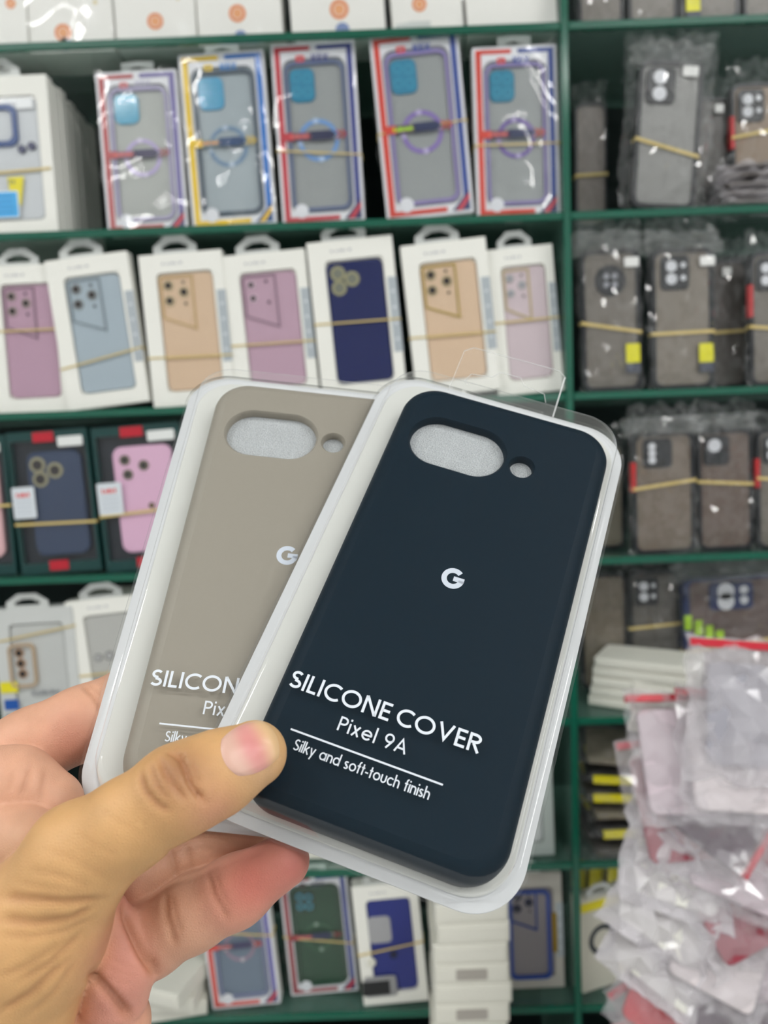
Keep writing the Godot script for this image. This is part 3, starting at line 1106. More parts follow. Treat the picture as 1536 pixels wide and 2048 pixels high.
	part_frame("hang_tab", PackedVector2Array([Vector2(-w * 0.19, h - 0.003), Vector2(w * 0.21, h - 0.003), Vector2(w * 0.21, h * 1.065), Vector2(w * 0.01, h * 1.072), Vector2(-w * 0.19, h * 1.065)]), PackedVector2Array([Vector2(-w * 0.09, h * 1.02), Vector2(w * 0.11, h * 1.02), Vector2(w * 0.11, h * 1.026), Vector2(w * 0.01, h * 1.04), Vector2(-w * 0.09, h * 1.026)]), -0.006, -0.0052, mat(Color(0.86, 0.88, 0.87, 0.8), 0.3), t)
	# shrink film over the whole front, slightly loose
	var film := child_mesh("film", crinkled(w * 1.02, h * 1.01, 0.0, 100 + used.size() * 7 + int(bl.x), 7, 11, float(o.get("loose", 0.0012)), true), clear(0.01, 0.05, Color(1, 1, 1), 0.5), t)
	film.position = Vector3(0, h / 2, 0.0045)
	if o.has("tie"):
		band(t, w + 0.001, h * o.tie[0], h * o.tie[1], 0.02, 0.0018)

# white slip box with hang tab and a phone case behind its window
func slip_box(label: String, bl: Vector2, br: Vector2, tl: Vector2, s: int, z: float, o: Dictionary, turn := 0.0) -> Node3D:
	var f := stand(bl, br, tl, s, z, turn)
	f[0] = Transform3D(f[0].basis, f[0].origin + Vector3(0, 0, -float(o.get("behind", 0.0))))
	var w: float = f[1]
	var h: float = f[2]
	var d: float = o.get("deep", 0.02)
	var t := thing("slip_box", label, "phone case box", f[0], o.get("group", "white slip boxes with hang tabs"))
	var paper := mat(o.get("paper", col(243, 242, 235)), 0.55)
	part_box("carton", Vector3(-w / 2, 0, -d), Vector3(w / 2, h, -0.006), 0.0008, paper, t)
	var win := rrect(w * 0.68, h * 0.785, 0.006, w * 0.03, h * 0.485)
	part_frame("window_frame", rrect(w, h, 0.0012, 0, h / 2), win, -0.006, 0.0, paper, t)
	if o.has("case"):
		var c: Color = o.case
		var body := part_slab("phone_case", rrect(w * 0.665, h * 0.765, 0.008, w * 0.03, h * 0.485), -0.006, -0.0024, 0.001, mat(c, o.get("gloss", 0.3), 0.0, 0.3), t)
		var cx := -w * 0.3
		var cy := h * 0.855
		if o.get("island", true):
			var p := PackedVector2Array([Vector2(cx + w * 0.02, cy - h * 0.27), Vector2(cx + w * 0.42, cy - h * 0.36), Vector2(cx + w * 0.42, cy), Vector2(cx + w * 0.02, cy)])
			part_frame("camera_plate", p, shrink(p, 0.0022), -0.0024, -0.0009, mat(o.get("trim", c.darkened(0.18)), 0.22, 0.2), body)
		for q in o.get("lenses", [[0.12, 0.06, 0.066], [0.12, 0.16, 0.066], [0.30, 0.11, 0.066]]):
			lens(body, cx + w * q[0], cy - h * q[1], w * q[2], -0.0024, o.get("ring", c.lightened(0.25)), o.get("glass", col(48, 42, 40)))
		if o.get("small", true):
			lens(body, cx + w * 0.30, cy - h * 0.045, w * 0.02, -0.0024, c.darkened(0.3), col(60, 56, 56), "flash")
			lens(body, cx + w * 0.31, cy - h * 0.185, w * 0.02, -0.0024, c.darkened(0.3), col(60, 56, 56), "sensor")
	if o.get("strip", true):
		var st := part_box("side_label", Vector3(w * 0.40, h * 0.27, -0.0002), Vector3(w * 0.505, h * 0.74, 0.0005), 0, mat(col(176, 184, 190), 0.4), t)
		for k in 4:
			part_slab("label_mark", disc(w * 0.018, w * 0.45, h * (0.35 + 0.1 * k), 10), 0.0005, 0.0008, 0, mat(col(224, 228, 232), 0.4), st)
	if o.get("print", true):
		dashes("top_print", 5, w * 0.26, h * 0.016, Vector3(-w * 0.1, h * 0.935, 0.0), mat(col(202, 202, 204), 0.5), t)
	hang_loop(t, -w * 0.06, h, w * 0.52, h * 0.115, mat(Color(0.90, 0.91, 0.90, 0.75), 0.3))
	var pane := new_st()
	fill(pane, win, -0.0016)
	child("window_film", pane, clear(0.01, 0.05), t)
	if o.has("tie"):
		band(t, w, h * o.tie[0], h * o.tie[1], d, 0.0019)
	return t

# dark green window box with black tray
func green_box(label: String, bl: Vector2, br: Vector2, tl: Vector2, s: int, z: float, o: Dictionary) -> void:
	var f := stand(bl, br, tl, s, z)
	var w: float = f[1]
	var h: float = f[2]
	var t := thing("green_window_box", label, "phone case box", f[0], "dark green window boxes")
	var green := mat(col(10, 62, 60), 0.35)
	part_box("carton", Vector3(-w / 2, 0, -0.024), Vector3(w / 2, h, -0.01), 0.0008, green, t)
	part_frame("window_frame", rrect(w, h, 0.002, 0, h / 2), rrect(w * 0.93, h * 0.86, 0.003, 0, h * 0.505), -0.01, 0.0, green, t)
	part_slab("tray", rrect(w * 0.93, h * 0.86, 0.003, 0, h * 0.505), -0.01, -0.009, 0, mat(col(20, 28, 38), 0.3), t)
	var c: Color = o.case
	var body := part_slab("phone_case", rrect(w * 0.68, h * 0.735, 0.012, w * 0.04, h * 0.49), -0.009, -0.003, 0.0015, mat(c, 0.22), t)
	for q in [[-0.16, 0.765], [0.05, 0.72], [-0.14, 0.665]]:
		lens(body, w * q[0], h * q[1], w * float(o.get("big", 0.1)), -0.003, o.get("ring", col(146, 142, 118)), col(48, 44, 44))
	if o.get("logo", false):
		part_slab("fruit_mark", disc(w * 0.035, w * 0.09, h * 0.44, 14), -0.003, -0.0026, 0, mat(col(112, 100, 66), 0.2, 0.6), body)
	var red := mat(col(190, 26, 46), 0.35)
	part_slab("red_tab", rrect(w * 0.26, h * 0.07, 0.001, -w * 0.04, h * 0.955), 0.0, 0.001, 0.0003, red, t)
	part_slab("red_tab", rrect(w * 0.24, h * 0.07, 0.001, -w * 0.02, h * 0.055), 0.0, 0.001, 0.0003, red, t)
	part_slab("white_label", rrect(w * 0.31, h * 0.07, 0.002, w * 0.29, h * 0.915), 0.0012, 0.0018, 0.0002, mat(col(232, 234, 232), 0.4), t)
	var lab := part_slab("price_label", rrect(w * 0.28, h * 0.22, 0.002, -w * 0.36, h * 0.51), 0.0012, 0.0018, 0.0002, mat(col(218, 224, 230), 0.4), t)
	dashes("label_print", 5, w * 0.17, h * 0.03, Vector3(-w * 0.36, h * 0.565, 0.0018), mat(col(222, 70, 70), 0.4), lab)
	for k in 4:
		part_box("text_line", Vector3(-w * 0.46, h * (0.52 - 0.03 * k), 0.0018), Vector3(-w * 0.26, h * (0.526 - 0.03 * k), 0.002), 0, mat(col(176, 184, 196), 0.4), lab)
	var pane := new_st()
	fill(pane, rrect(w * 0.94, h * 0.87, 0.002, 0, h * 0.505), 0.0003)
	child("window_film", pane, clear(0.01, 0.05), t)
	band(t, w, h * o.tie[0], h * o.tie[1], 0.024, 0.0032)

# white product carton under shrink film
func carton(label: String, bl: Vector2, br: Vector2, tl: Vector2, s: int, z: float, o: Dictionary) -> void:
	var f := stand(bl, br, tl, s, z)
	var w: float = f[1]
	var h: float = f[2]
	var t := thing("product_carton", label, "carton", f[0], "white cartons with orange print")
	part_box("carton", Vector3(-w / 2, 0, -0.06), Vector3(w / 2, h, 0), 0.0008, mat(col(243, 242, 237), 0.5), t)
	var org := mat(col(232, 142, 84), 0.45)
	var x: float = w * o.get("x", 0.0)
	part_frame("orange_ring", disc(w * 0.1, x, h * o.y, 24), disc(w * 0.065, x, h * o.y, 24), 0, 0.0004, org, t)
	part_slab("ring_centre", disc(w * 0.055, x, h * o.y, 20), 0, 0.0004, 0, mat(col(240, 170, 118), 0.45), t)
	if o.get("bar", false):
		var q := part_slab("orange_bar", PackedVector2Array([Vector2(-w * 0.35, h * 0.50), Vector2(w * 0.22, h * 0.40), Vector2(w * 0.22, h * 0.44), Vector2(-w * 0.35, h * 0.54)]), 0, 0.0004, 0, org, t)
		part_slab("purple_panel", PackedVector2Array([Vector2(-w * 0.1, h * 0.505), Vector2(w * 0.35, h * 0.45), Vector2(w * 0.35, h * 0.8), Vector2(-w * 0.1, h * 0.8)]), 0, 0.0003, 0, mat(col(142, 140, 184), 0.45), q)
	if o.get("spot", false):
		part_slab("blue_seal", disc(w * 0.075, x + w * 0.02, h * 0.02 + w * 0.05, 16), 0, 0.0004, 0, mat(col(120, 140, 188), 0.45), t)
	for k in 3:
		part_slab("yellow_icon", disc(w * 0.028, w * (0.3 - 0.3 * k), h * (0.3 + 0.05 * k), 10), 0, 0.0003, 0, mat(col(230, 218, 180), 0.5), t)
	child_mesh("film", crinkled(w * 1.02, h, 0.0, int(bl.x) + 900, 7, 9, float(o.get("loose", 0.001)), true), clear(0.01, 0.05, Color(1, 1, 1), 0.5), t).position = Vector3(0, h / 2, 0.004)

# phone case with dark bumper in a loose clear bag
func bagged_case(label: String, bl: Vector2, br: Vector2, tl: Vector2, s: int, z: float, o: Dictionary) -> void:
	var f := stand(bl, br, tl, s, z, o.get("turn", 0.0))
	var w: float = f[1]
	var h: float = f[2]
	var t := thing("bagged_phone_case", label, "phone case", f[0], "bagged phone cases with dark bumpers")
	var rub := mat(o.get("bumper", col(22, 26, 32)), 0.35)
	var smoke: Color = o.get("smoke", col(112, 106, 98))
	var deep := 0.011
	part_frame("bumper", rrect(w, h, 0.011, 0, h / 2), rrect(w * 0.87, h * 0.935, 0.008, 0, h / 2), -deep, 0.0, rub, t)
	var back := part_slab("back_panel", rrect(w * 0.87, h * 0.935, 0.008, 0, h / 2), -0.006, -0.0015, 0, mat(smoke, 0.28), t)
	var kind: String = o.get("island", "square")
	var white := mat(col(214, 216, 222), 0.25)
	if kind == "round":
		part_slab("camera_island", disc(w * 0.26, 0, h * 0.78, 28), -0.0015, 0.0012, 0.0006, rub, back)
		for k in 4:
			part_slab("camera_hole", disc(w * 0.05, (k % 2 - 0.5) * w * 0.14, h * 0.78 + (k / 2 - 0.5) * w * 0.14, 12), 0.0012, 0.0015, 0, mat(col(150, 152, 160), 0.3), back)
	elif kind == "square":
		var cx := -w * float(o.get("cx", 0.16))
		part_slab("camera_island", rrect(w * 0.46, h * 0.24, 0.006, cx, h * 0.83), -0.0015, 0.0012, 0.0006, rub, back)
		for q in o.get("holes", [[-0.06, 0.875, 0.09], [-0.06, 0.785, 0.09], [0.13, 0.88, 0.045], [0.13, 0.79, 0.045]]):
			part_slab("camera_hole", disc(w * q[2], cx + w * q[0], h * q[1], 14), 0.0012, 0.0016, 0, white, back)
	if o.has("barcode"):
		part_slab("white_label", rrect(w * 0.25, h * 0.068, 0.002, w * o.barcode[0], h * o.barcode[1]), 0.0022, 0.0028, 0.0003, mat(col(236, 236, 234), 0.4), t)
	if o.has("tag"):
		var g := part_slab("yellow_tag", rrect(w * 0.24, h * 0.14, 0.002, w * o.tag[0], h * o.tag[1]), 0.0022, 0.0028, 0.0003, mat(col(228, 222, 20), 0.35), t)
		part_slab("tag_print", rrect(w * 0.24, h * 0.07, 0.001, w * o.tag[0], h * (o.tag[1] - 0.1)), 0.0022, 0.0028, 0, mat(col(66, 72, 88), 0.4), g)
	if o.get("red", false):
		part_box("side_button", Vector3(-w / 2 - 0.0015, h * 0.52, -0.008), Vector3(-w / 2 + w * 0.05, h * 0.76, 0.0012), 0.0005, mat(col(196, 40, 44), 0.35), t)
	if o.get("lime", false):
		for k in 4:
			part_box("lime_bar", Vector3(-w * 0.5 + w * 0.11 * k, h * (0.55 - 0.05 * k), 0.0), Vector3(-w * 0.42 + w * 0.11 * k, h * (0.68 - 0.05 * k), 0.0016), 0.0004, mat(col(170, 214, 30), 0.35), t)
	if o.has("tie"):
		band(t, w, h * o.tie[0], h * o.tie[1], deep, 0.004)
	var bag := child_mesh("bag", crinkled(w * float(o.get("bag_w", 1.12)), h * float(o.get("bag_h", 1.16)), deep + 0.012, int(bl.x * 3 + bl.y), 14, 22, float(o.get("rough", 0.004))), clear(float(o.get("milk", 0.02)), 0.06, Color(1, 1, 1), 0.5), t)
	if o.get("bag_h", 1.16) > 1.18:
		var neck := child_mesh("bag_neck", crinkled(w * 1.25, h * 0.17, 0.014, int(bl.x * 7), 11, 5, 0.014), clear(0.10, 0.08, Color(1, 1, 1), 0.5), t)
		neck.position = Vector3(0, h * 1.045, -0.004)
	bag.position = Vector3(0, h * (0.5 + 0.5 * (float(o.get("bag_h", 1.16)) - 1.0)), -deep / 2 + 0.001)

# a flat carton lying down: w wide, d deep, h thick
func flat_box(label: String, where: Vector3, turn: float, w: float, h: float, d: float, group: String, o := {}) -> void:
	var t := thing("flat_box", label, "carton", Transform3D(Basis.from_euler(Vector3(o.get("tip", 0.0), turn, o.get("roll", 0.0))), where), group)
	var paper := mat(o.get("paper", col(233, 231, 220)), 0.55)
	part_box("carton", Vector3(-w / 2, 0, -d / 2), Vector3(w / 2, h, d / 2), minf(0.0016, h * 0.2), paper, t)
	part_box("flap", Vector3(-w / 2 + 0.004, h * 0.2, d / 2 - 0.0002), Vector3(w / 2 - 0.004, h * 0.82, d / 2 + 0.0008), 0.0004, paper, t)
	if o.has("window"):
		part_slab("window_print", rrect(w * 0.42, h * 0.55, 0.002, 0, h * 0.5), d / 2 + 0.0008, d / 2 + 0.0012, 0, mat(o.window, 0.4), t)

func build_left_unit() -> void:
	# top row: white cartons
	var edges := [-42, 56, 60, 229, 233, 393, 397, 566, 584, 772, 786, 928, 936, 1116]
	var says := ["white carton at the far left end of the top shelf", "white carton under glaring shrink film, second from left on the top shelf", "white carton with orange bar and purple panel on the top shelf", "white carton with orange ring, right of the purple panelled one", "white carton with orange ring in the middle of the top shelf", "white carton with faint orange ring, second from the right on the top shelf", "white carton beside the upright glass panel on the top shelf"]
	for k in 7:
		var x0: float = edges[k * 2]
		var x1: float = edges[k * 2 + 1]
		carton(says[k], Vector2(x0, 92 - x0 * 0.048), Vector2(x1, 92 - x1 * 0.048), Vector2(x0 - 22, -220), 0, -0.972 - 0.004 * (k % 2), {"y": [0.3, 0.12, 0.16, 0.2, 0.19, 0.22, 0.3][k], "x": [0.2, -0.1, 0.0, -0.02, 0.02, -0.1, 0.1][k], "bar": k == 2 or k == 5, "spot": k in [1, 3, 4], "loose": [0.001, 0.003, 0.0008, 0.002, 0.001, 0.0016, 0.001][k]})
	# second row: sleeves standing one behind the other, then the printed boxes
	var ordinal := ["second", "third", "fourth", "fifth", "sixth", "seventh", "eighth", "ninth"]
	for k in 9:
		var says2: String = "white sleeve box with blue framed clear case and blue sticker on the second shelf" if k == 0 else "white sleeve box, %s back in the row behind the blue stickered one" % ordinal[k - 1]
		slip_box(says2, Vector2(-62, 468), Vector2(117 + (k % 3) * 2, 463), Vector2(-90, 158 + (k % 2) * 5 + k), 1, -0.966, {"behind": k * 0.0172, "deep": 0.016, "case": col(206, 210, 214), "island": false, "lenses": [], "small": false, "strip": false, "print": false, "group": "sleeve boxes standing in a bound row"})
	var first: Node3D = get_node("slip_box")
	var c0 := -0.012
	part_frame("camera_frame", rrect(0.062, 0.048, 0.01, c0 - 0.004, 0.128), rrect(0.05, 0.036, 0.008, c0 - 0.004, 0.128), -0.002, 0.0008, mat(col(44, 74, 130), 0.25), first)
	for k in 2:
		part_slab("camera_ring", disc(0.0048, 0.018 + 0.012 * k, 0.1 + 0.003 * k, 16), -0.002, 0.0006, 0.0004, mat(col(62, 66, 98), 0.3), first)
	part_box("white_label", Vector3(0.016, 0.146, 0.0003), Vector3(0.036, 0.158, 0.0008), 0, mat(col(238, 240, 242), 0.4), first)
	var ys := part_slab("yellow_sticker", PackedVector2Array([Vector2(0.0, 0.05), Vector2(0.012, 0.034), Vector2(0.018, 0.068), Vector2(-0.002, 0.068)]), 0.0002, 0.0007, 0, mat(col(232, 218, 40), 0.4), first)
	dashes("sticker_print", 2, 0.008, 0.006, Vector3(0.004, 0.063, 0.0007), mat(col(150, 150, 90), 0.4), ys)
	var bs := part_slab("blue_sticker", rrect(0.046, 0.032, 0.003, -0.013, 0.036), 0.001, 0.0015, 0.0002, mat(col(232, 240, 246), 0.35), first)
	part_slab("sticker_panel", rrect(0.043, 0.029, 0.002, -0.013, 0.036), 0.0015, 0.0018, 0, mat(col(70, 176, 236), 0.35), bs)
	for k in 4:
		part_box("text_line", Vector3(-0.032, 0.0265 + 0.006 * k, 0.0018), Vector3(0.004, 0.0282 + 0.006 * k, 0.002), 0, mat(col(40, 130, 200), 0.4), bs)
	band(first, 0.1, 0.072, 0.076, 0.15, 0.0024)
	var rd := col(214, 62, 44)
	var nv := col(40, 70, 150)
	magnet_box("pale box with faded red and lilac border, second from left among the printed window boxes", Vector2(216, 456), Vector2(376, 452), Vector2(190, 148), 1, -0.974, {"a": col(182, 78, 80), "b": col(120, 112, 168), "frame": col(170, 164, 196), "ring": col(184, 170, 214), "film": col(72, 162, 196), "mark": col(222, 120, 124), "ink": col(190, 188, 210), "back": col(172, 176, 172), "band": col(206, 130, 140), "loose": 0.006})
	magnet_box("window box with yellow and bright blue border and a grey case", Vector2(386, 451), Vector2(553, 446), Vector2(356, 112), 1, -0.968, {"a": col(236, 198, 30), "b": col(30, 112, 196), "frame": col(76, 90, 104), "ring": col(110, 140, 170), "film": col(80, 160, 200), "mark": col(240, 206, 60), "ink": col(60, 140, 214), "back": col(160, 172, 178), "stripe": col(236, 190, 40), "print": col(236, 160, 90), "band": col(214, 206, 160), "loose": 0.006})
	magnet_box("window box with crimson and navy border and sky blue magnet ring", Vector2(566, 442), Vector2(730, 437), Vector2(541, 92), 1, -0.966, {"a": col(194, 44, 60), "b": col(56, 66, 138), "frame": col(92, 106, 140), "ring": col(110, 156, 214), "ink": col(60, 66, 140), "tie": [0.42, 0.37], "loose": 0.0025})
	magnet_box("tallest window box, orange red and blue border, purple framed case with lime print", Vector2(774, 424), Vector2(948, 420), Vector2(738, 76), 1, -0.962, {"a": rd, "b": nv, "frame": col(140, 128, 182), "ring": col(134, 112, 184), "print": col(176, 240, 30), "band": col(150, 82, 40), "tie": [0.475, 0.505]})
	magnet_box("window box with orange red border and glare on it, beside the upright glass panel", Vector2(955, 428), Vector2(1120, 424), Vector2(944, 97), 1, -0.965, {"a": rd, "b": nv, "frame": col(134, 124, 176), "ring": col(112, 92, 164), "film": col(36, 128, 160), "tie": [0.43, 0.425], "band": col(190, 40, 60), "loose": 0.005})
	# third row: white slip boxes
	var mauve := col(186, 152, 172)
	slip_box("white slip box with mauve case at the left end of the third shelf", Vector2(-8, 822), Vector2(146, 819), Vector2(-34, 535), 2, -0.968, {"case": mauve, "ring": col(168, 150, 150), "tie": [0.56, 0.56], "strip": false})
	slip_box("white slip box with pale blue grey case, band slanting up to the right", Vector2(136, 818), Vector2(300, 813), Vector2(88, 524), 2, -0.962, {"case": col(168, 182, 192), "ring": col(140, 146, 148), "tie": [0.28, 0.36]})
	slip_box("white slip box with peach case, left of the mauve and navy ones", Vector2(308, 811), Vector2(472, 806), Vector2(276, 513), 2, -0.964, {"case": col(216, 188, 160), "trim": col(206, 176, 130), "ring": col(190, 172, 140), "tie": [0.33, 0.31]})
	slip_box("white slip box with mauve case, next to the navy one", Vector2(474, 805), Vector2(640, 801), Vector2(441, 514), 2, -0.966, {"case": col(190, 158, 176), "lenses": [[0.12, 0.06, 0.05], [0.13, 0.15, 0.05]], "tie": [0.40, 0.385]})
	slip_box("white slip box with glossy navy case, tallest of the third shelf", Vector2(646, 801), Vector2(815, 797), Vector2(612, 488), 2, -0.962, {"case": col(22, 34, 88), "gloss": 0.12, "island": false, "small": false, "ring": col(150, 148, 118), "glass": col(120, 122, 110), "lenses": [[0.13, 0.06, 0.09], [0.13, 0.15, 0.09], [0.29, 0.10, 0.09]], "tie": [0.49, 0.475]})
	slip_box("white slip box with peach gold rimmed case, just above the navy pack", Vector2(834, 797), Vector2(1002, 793), Vector2(800, 494), 2, -0.962, {"case": col(218, 190, 162), "trim": GOLD, "ring": col(176, 160, 128), "tie": [0.40, 0.38]})
	slip_box("white slip box with pale pink pearly case, beside the upright glass panel", Vector2(998, 793), Vector2(1128, 790), Vector2(972, 502), 2, -0.972, {"case": col(206, 190, 196), "trim": col(196, 178, 140), "gloss": 0.12, "ring": col(180, 176, 176), "glass": col(150, 152, 160), "tie": [0.5, 0.5]})
	# fourth row: dark green boxes
	green_box("dark green window box with pale pink case, cut by the left edge of the view", Vector2(-150, 1152), Vector2(34, 1149), Vector2(-178, 880), 3, -0.966, {"case": col(226, 180, 184), "tie": [0.5, 0.5]})
	green_box("dark green window box with slate blue case and three ringed lenses", Vector2(44, 1150), Vector2(204, 1146), Vector2(10, 868), 3, -0.964, {"case": col(52, 66, 92), "tie": [0.36, 0.345]})
	green_box("dark green window box with bright pink case", Vector2(214, 1145), Vector2(388, 1141), Vector2(180, 858), 3, -0.964, {"case": col(222, 178, 206), "big": 0.06, "ring": col(120, 112, 96), "logo": true, "tie": [0.39, 0.415]})
	# fifth row, left end
	var z := -0.966
	var ft := slip_box("clear fronted card with gold camera frame and three black lenses", Vector2(6, 1440), Vector2(166, 1437), Vector2(-18, 1222), 4, z, {"paper": col(206, 208, 206), "case": col(196, 198, 196), "island": false, "strip": false, "small": false, "print": false, "lenses": [], "tie": [0.74, 0.84], "group": "goods on the fifth shelf"})
	var fw := 0.098
	part_frame("camera_frame", rrect(0.034, 0.056, 0.008, -0.018, 0.086), rrect(0.028, 0.05, 0.006, -0.018, 0.086), -0.002, 0.002, mat(col(196, 170, 140), 0.25, 0.3), ft)
	for k in 3:
		lens(ft, -0.022 + 0.001 * k, 0.102 - 0.0135 * k, 0.0065, -0.002, col(170, 140, 116), col(20, 20, 20))
	part_box("yellow_sticker", Vector3(-0.049, 0.052, 0.001), Vector3(-0.027, 0.066, 0.0016), 0, mat(col(232, 220, 30), 0.4), ft)
	part_box("blue_sticker", Vector3(-0.046, 0.03, 0.001), Vector3(-0.028, 0.043, 0.0016), 0, mat(col(24, 84, 168), 0.4), ft)
	part_box("grey_label", Vector3(-0.046, 0.0, 0.001), Vector3(-0.03, 0.024, 0.0016), 0, mat(col(128, 126, 132), 0.4), ft)
	dashes("card_print", 6, 0.036, 0.006, Vector3(0.008, 0.05, 0.0004), mat(col(150, 152, 156), 0.4), ft)
	slip_box("white box with chamfered grey window beside the held covers", Vector2(166, 1437), Vector2(330, 1433), Vector2(128, 1206), 4, -0.968, {"case": col(186, 186, 182), "island": false, "strip": false, "small": false, "lenses": [[0.1, 0.31, 0.05], [0.24, 0.305, 0.06], [0.4, 0.3, 0.05]], "ring": col(140, 138, 136), "glass": col(180, 180, 180), "tie": [0.42, 0.42], "group": "goods on the fifth shelf"})
	var sh: float = shelf_y[4]
	for k in 3:
		flat_box(["white carton lying at the back of the fifth shelf, lowest", "white carton lying at the back of the fifth shelf, middle", "white carton lying at the back of the fifth shelf, on top"][k], Vector3(-0.36, sh + 0.052 * k, -1.09), 0.1 - 0.08 * k, 0.15, 0.05, 0.1, "cartons at the back of the fifth shelf")
	# sixth row: only the right end shows
	slip_box("clear fronted box with white card at the right end of the sixth shelf", Vector2(950, 1734), Vector2(1110, 1731), Vector2(938, 1462), 5, -0.968, {"paper": col(176, 186, 182), "case": col(196, 202, 202), "island": false, "lenses": [[0.5, 0.55, 0.05]], "ring": col(110, 200, 90), "glass": col(150, 220, 120), "small": false, "strip": false, "group": "goods on the sixth shelf"})
	flat_box("white carton lying on the sixth shelf below the blister packs", Vector3(-0.10, shelf_y[5], -1.05), 0.0, 0.17, 0.02, 0.14, "goods on the sixth shelf")
	# lowest row
	magnet_box("window box with orange red and violet border under the ring finger", Vector2(426, 2022), Vector2(562, 2015), Vector2(392, 1768), 6, -0.964, {"a": rd, "b": col(96, 92, 166), "frame": col(120, 128, 160), "ring": col(150, 130, 150), "back": col(108, 124, 142), "film": col(96, 118, 140), "band": col(150, 120, 110), "tie": [0.62, 0.54]})
	magnet_box("window box with dark red and navy border and green case", Vector2(584, 2014), Vector2(718, 2010), Vector2(556, 1756), 6, -0.985, {"a": col(150, 38, 48), "b": col(48, 66, 142), "frame": col(40, 74, 56), "ring": col(40, 86, 60), "back": col(22, 68, 46), "film": col(24, 60, 46), "band": col(130, 30, 40), "mark": col(60, 40, 40), "ink": col(50, 60, 80), "tie": [0.5, 0.4]})
	var wb := slip_box("white slip box with royal blue case and clear camera opening, under the navy pack", Vector2(728, 2012), Vector2(858, 2008), Vector2(702, 1776), 6, -0.962, {"case": col(38, 50, 130), "gloss": 0.2, "island": false, "small": false, "strip": false, "lenses": [], "tie": [0.43, 0.5], "group": "goods on the lowest shelf"})
	part_slab("camera_opening", rrect(0.030, 0.036, 0.006, -0.012, 0.102), -0.0022, -0.0012, 0, mat(col(168, 168, 172), 0.2), wb)
	part_slab("fruit_mark", disc(0.005, 0.003, 0.066, 14), -0.0022, -0.0012, 0, mat(col(18, 24, 60), 0.2), wb)
	part_slab("white_stud", disc(0.006, -0.027, 0.06, 14), 0.0, 0.003, 0.001, mat(col(228, 226, 214), 0.4), wb)
	var bt := part_slab("barcode_label", rrect(0.042, 0.028, 0.004, -0.018, 0.026), 0.001, 0.0018, 0.0003, mat(col(150, 150, 152), 0.4), wb)
	part_box("black_panel", Vector3(-0.042, 0.015, 0.0018), Vector3(-0.006, 0.034, 0.0024), 0, mat(col(24, 26, 30), 0.4), bt)
	slip_box("box with blue framed case and gold strip, right end of the lowest shelf", Vector2(1000, 2020), Vector2(1130, 2018), Vector2(990, 1752), 6, -0.985, {"paper": col(196, 192, 184), "case": col(150, 144, 148), "trim": col(44, 72, 150), "ring": col(28, 38, 84), "glass": col(12, 16, 36), "group": "goods on the lowest shelf"})
	part_frame("blue_frame", rrect(0.056, 0.125, 0.009, 0.0, 0.075), rrect(0.046, 0.115, 0.006, 0.0, 0.075), -0.0024, 0.0006, mat(col(44, 76, 160), 0.3), get_node("slip_box_%03d" % used["slip_box"]))
	part_box("gold_strip", Vector3(0.029, 0.05, 0.0003), Vector3(0.036, 0.105, 0.0009), 0, mat(col(150, 122, 40), 0.35, 0.4), get_node("slip_box_%03d" % used["slip_box"]))
	var ly: float = shelf_y[6]
	for k in 3:
		flat_box(["white carton lying on the lowest shelf left of the printed boxes, bottom of three", "white carton lying on the lowest shelf left of the printed boxes, middle of three", "white carton tilted on top of two others, beside the bent fingers"][k], Vector3(-0.325 + 0.008 * k, ly + 0.0215 * k, -1.02 + 0.012 * k), 0.18 - 0.25 * k, 0.105, 0.02, 0.15, "white cartons lying on the lowest shelf")
	# bench in front of the shelves: it carries the stack of cartons and the pile of bags
	var b := thing("display_bench", "low white bench in front of the shelves, below the view", "bench", Transform3D(Basis(), Vector3(0.30, 0, -0.70)))
	part_box("bench_top", Vector3(-0.5, 0.52, -0.236), Vector3(0.52, 0.55, 0.2), 0.003, mat(col(222, 220, 214), 0.4), b)
	for x in [-0.48, 0.46]:
		for zz in [-0.22, 0.15]:
			part_box("leg", Vector3(x, 0, zz), Vector3(x + 0.04, 0.52, zz + 0.04), 0.002, mat(col(120, 122, 124), 0.4, 0.5), b)
	var top := at(940, 1806, -0.88).y
	var count := 10
	var hh := (top - 0.55) / count
	var words := ["topmost", "second from the top", "third from the top", "fourth from the top", "fifth from the top", "sixth from the top", "seventh from the top", "eighth from the top", "ninth from the top", "lowest"]
	for k in count:
		var i := count - 1 - k
		var p := at(942 + rng.randf_range(-5, 5), 1950, -0.88)
		flat_box("cream white carton, %s of the tall stack below the navy pack" % words[i], Vector3(p.x, 0.55 + hh * k, -0.88 - 0.05), rng.randf_range(-0.05, 0.05), 0.09 + rng.randf_range(-0.003, 0.003), hh - 0.0006, 0.1, "stacked cream cartons below the navy pack", {"window": col(176, 170, 162)} if i in [3, 5] else {})

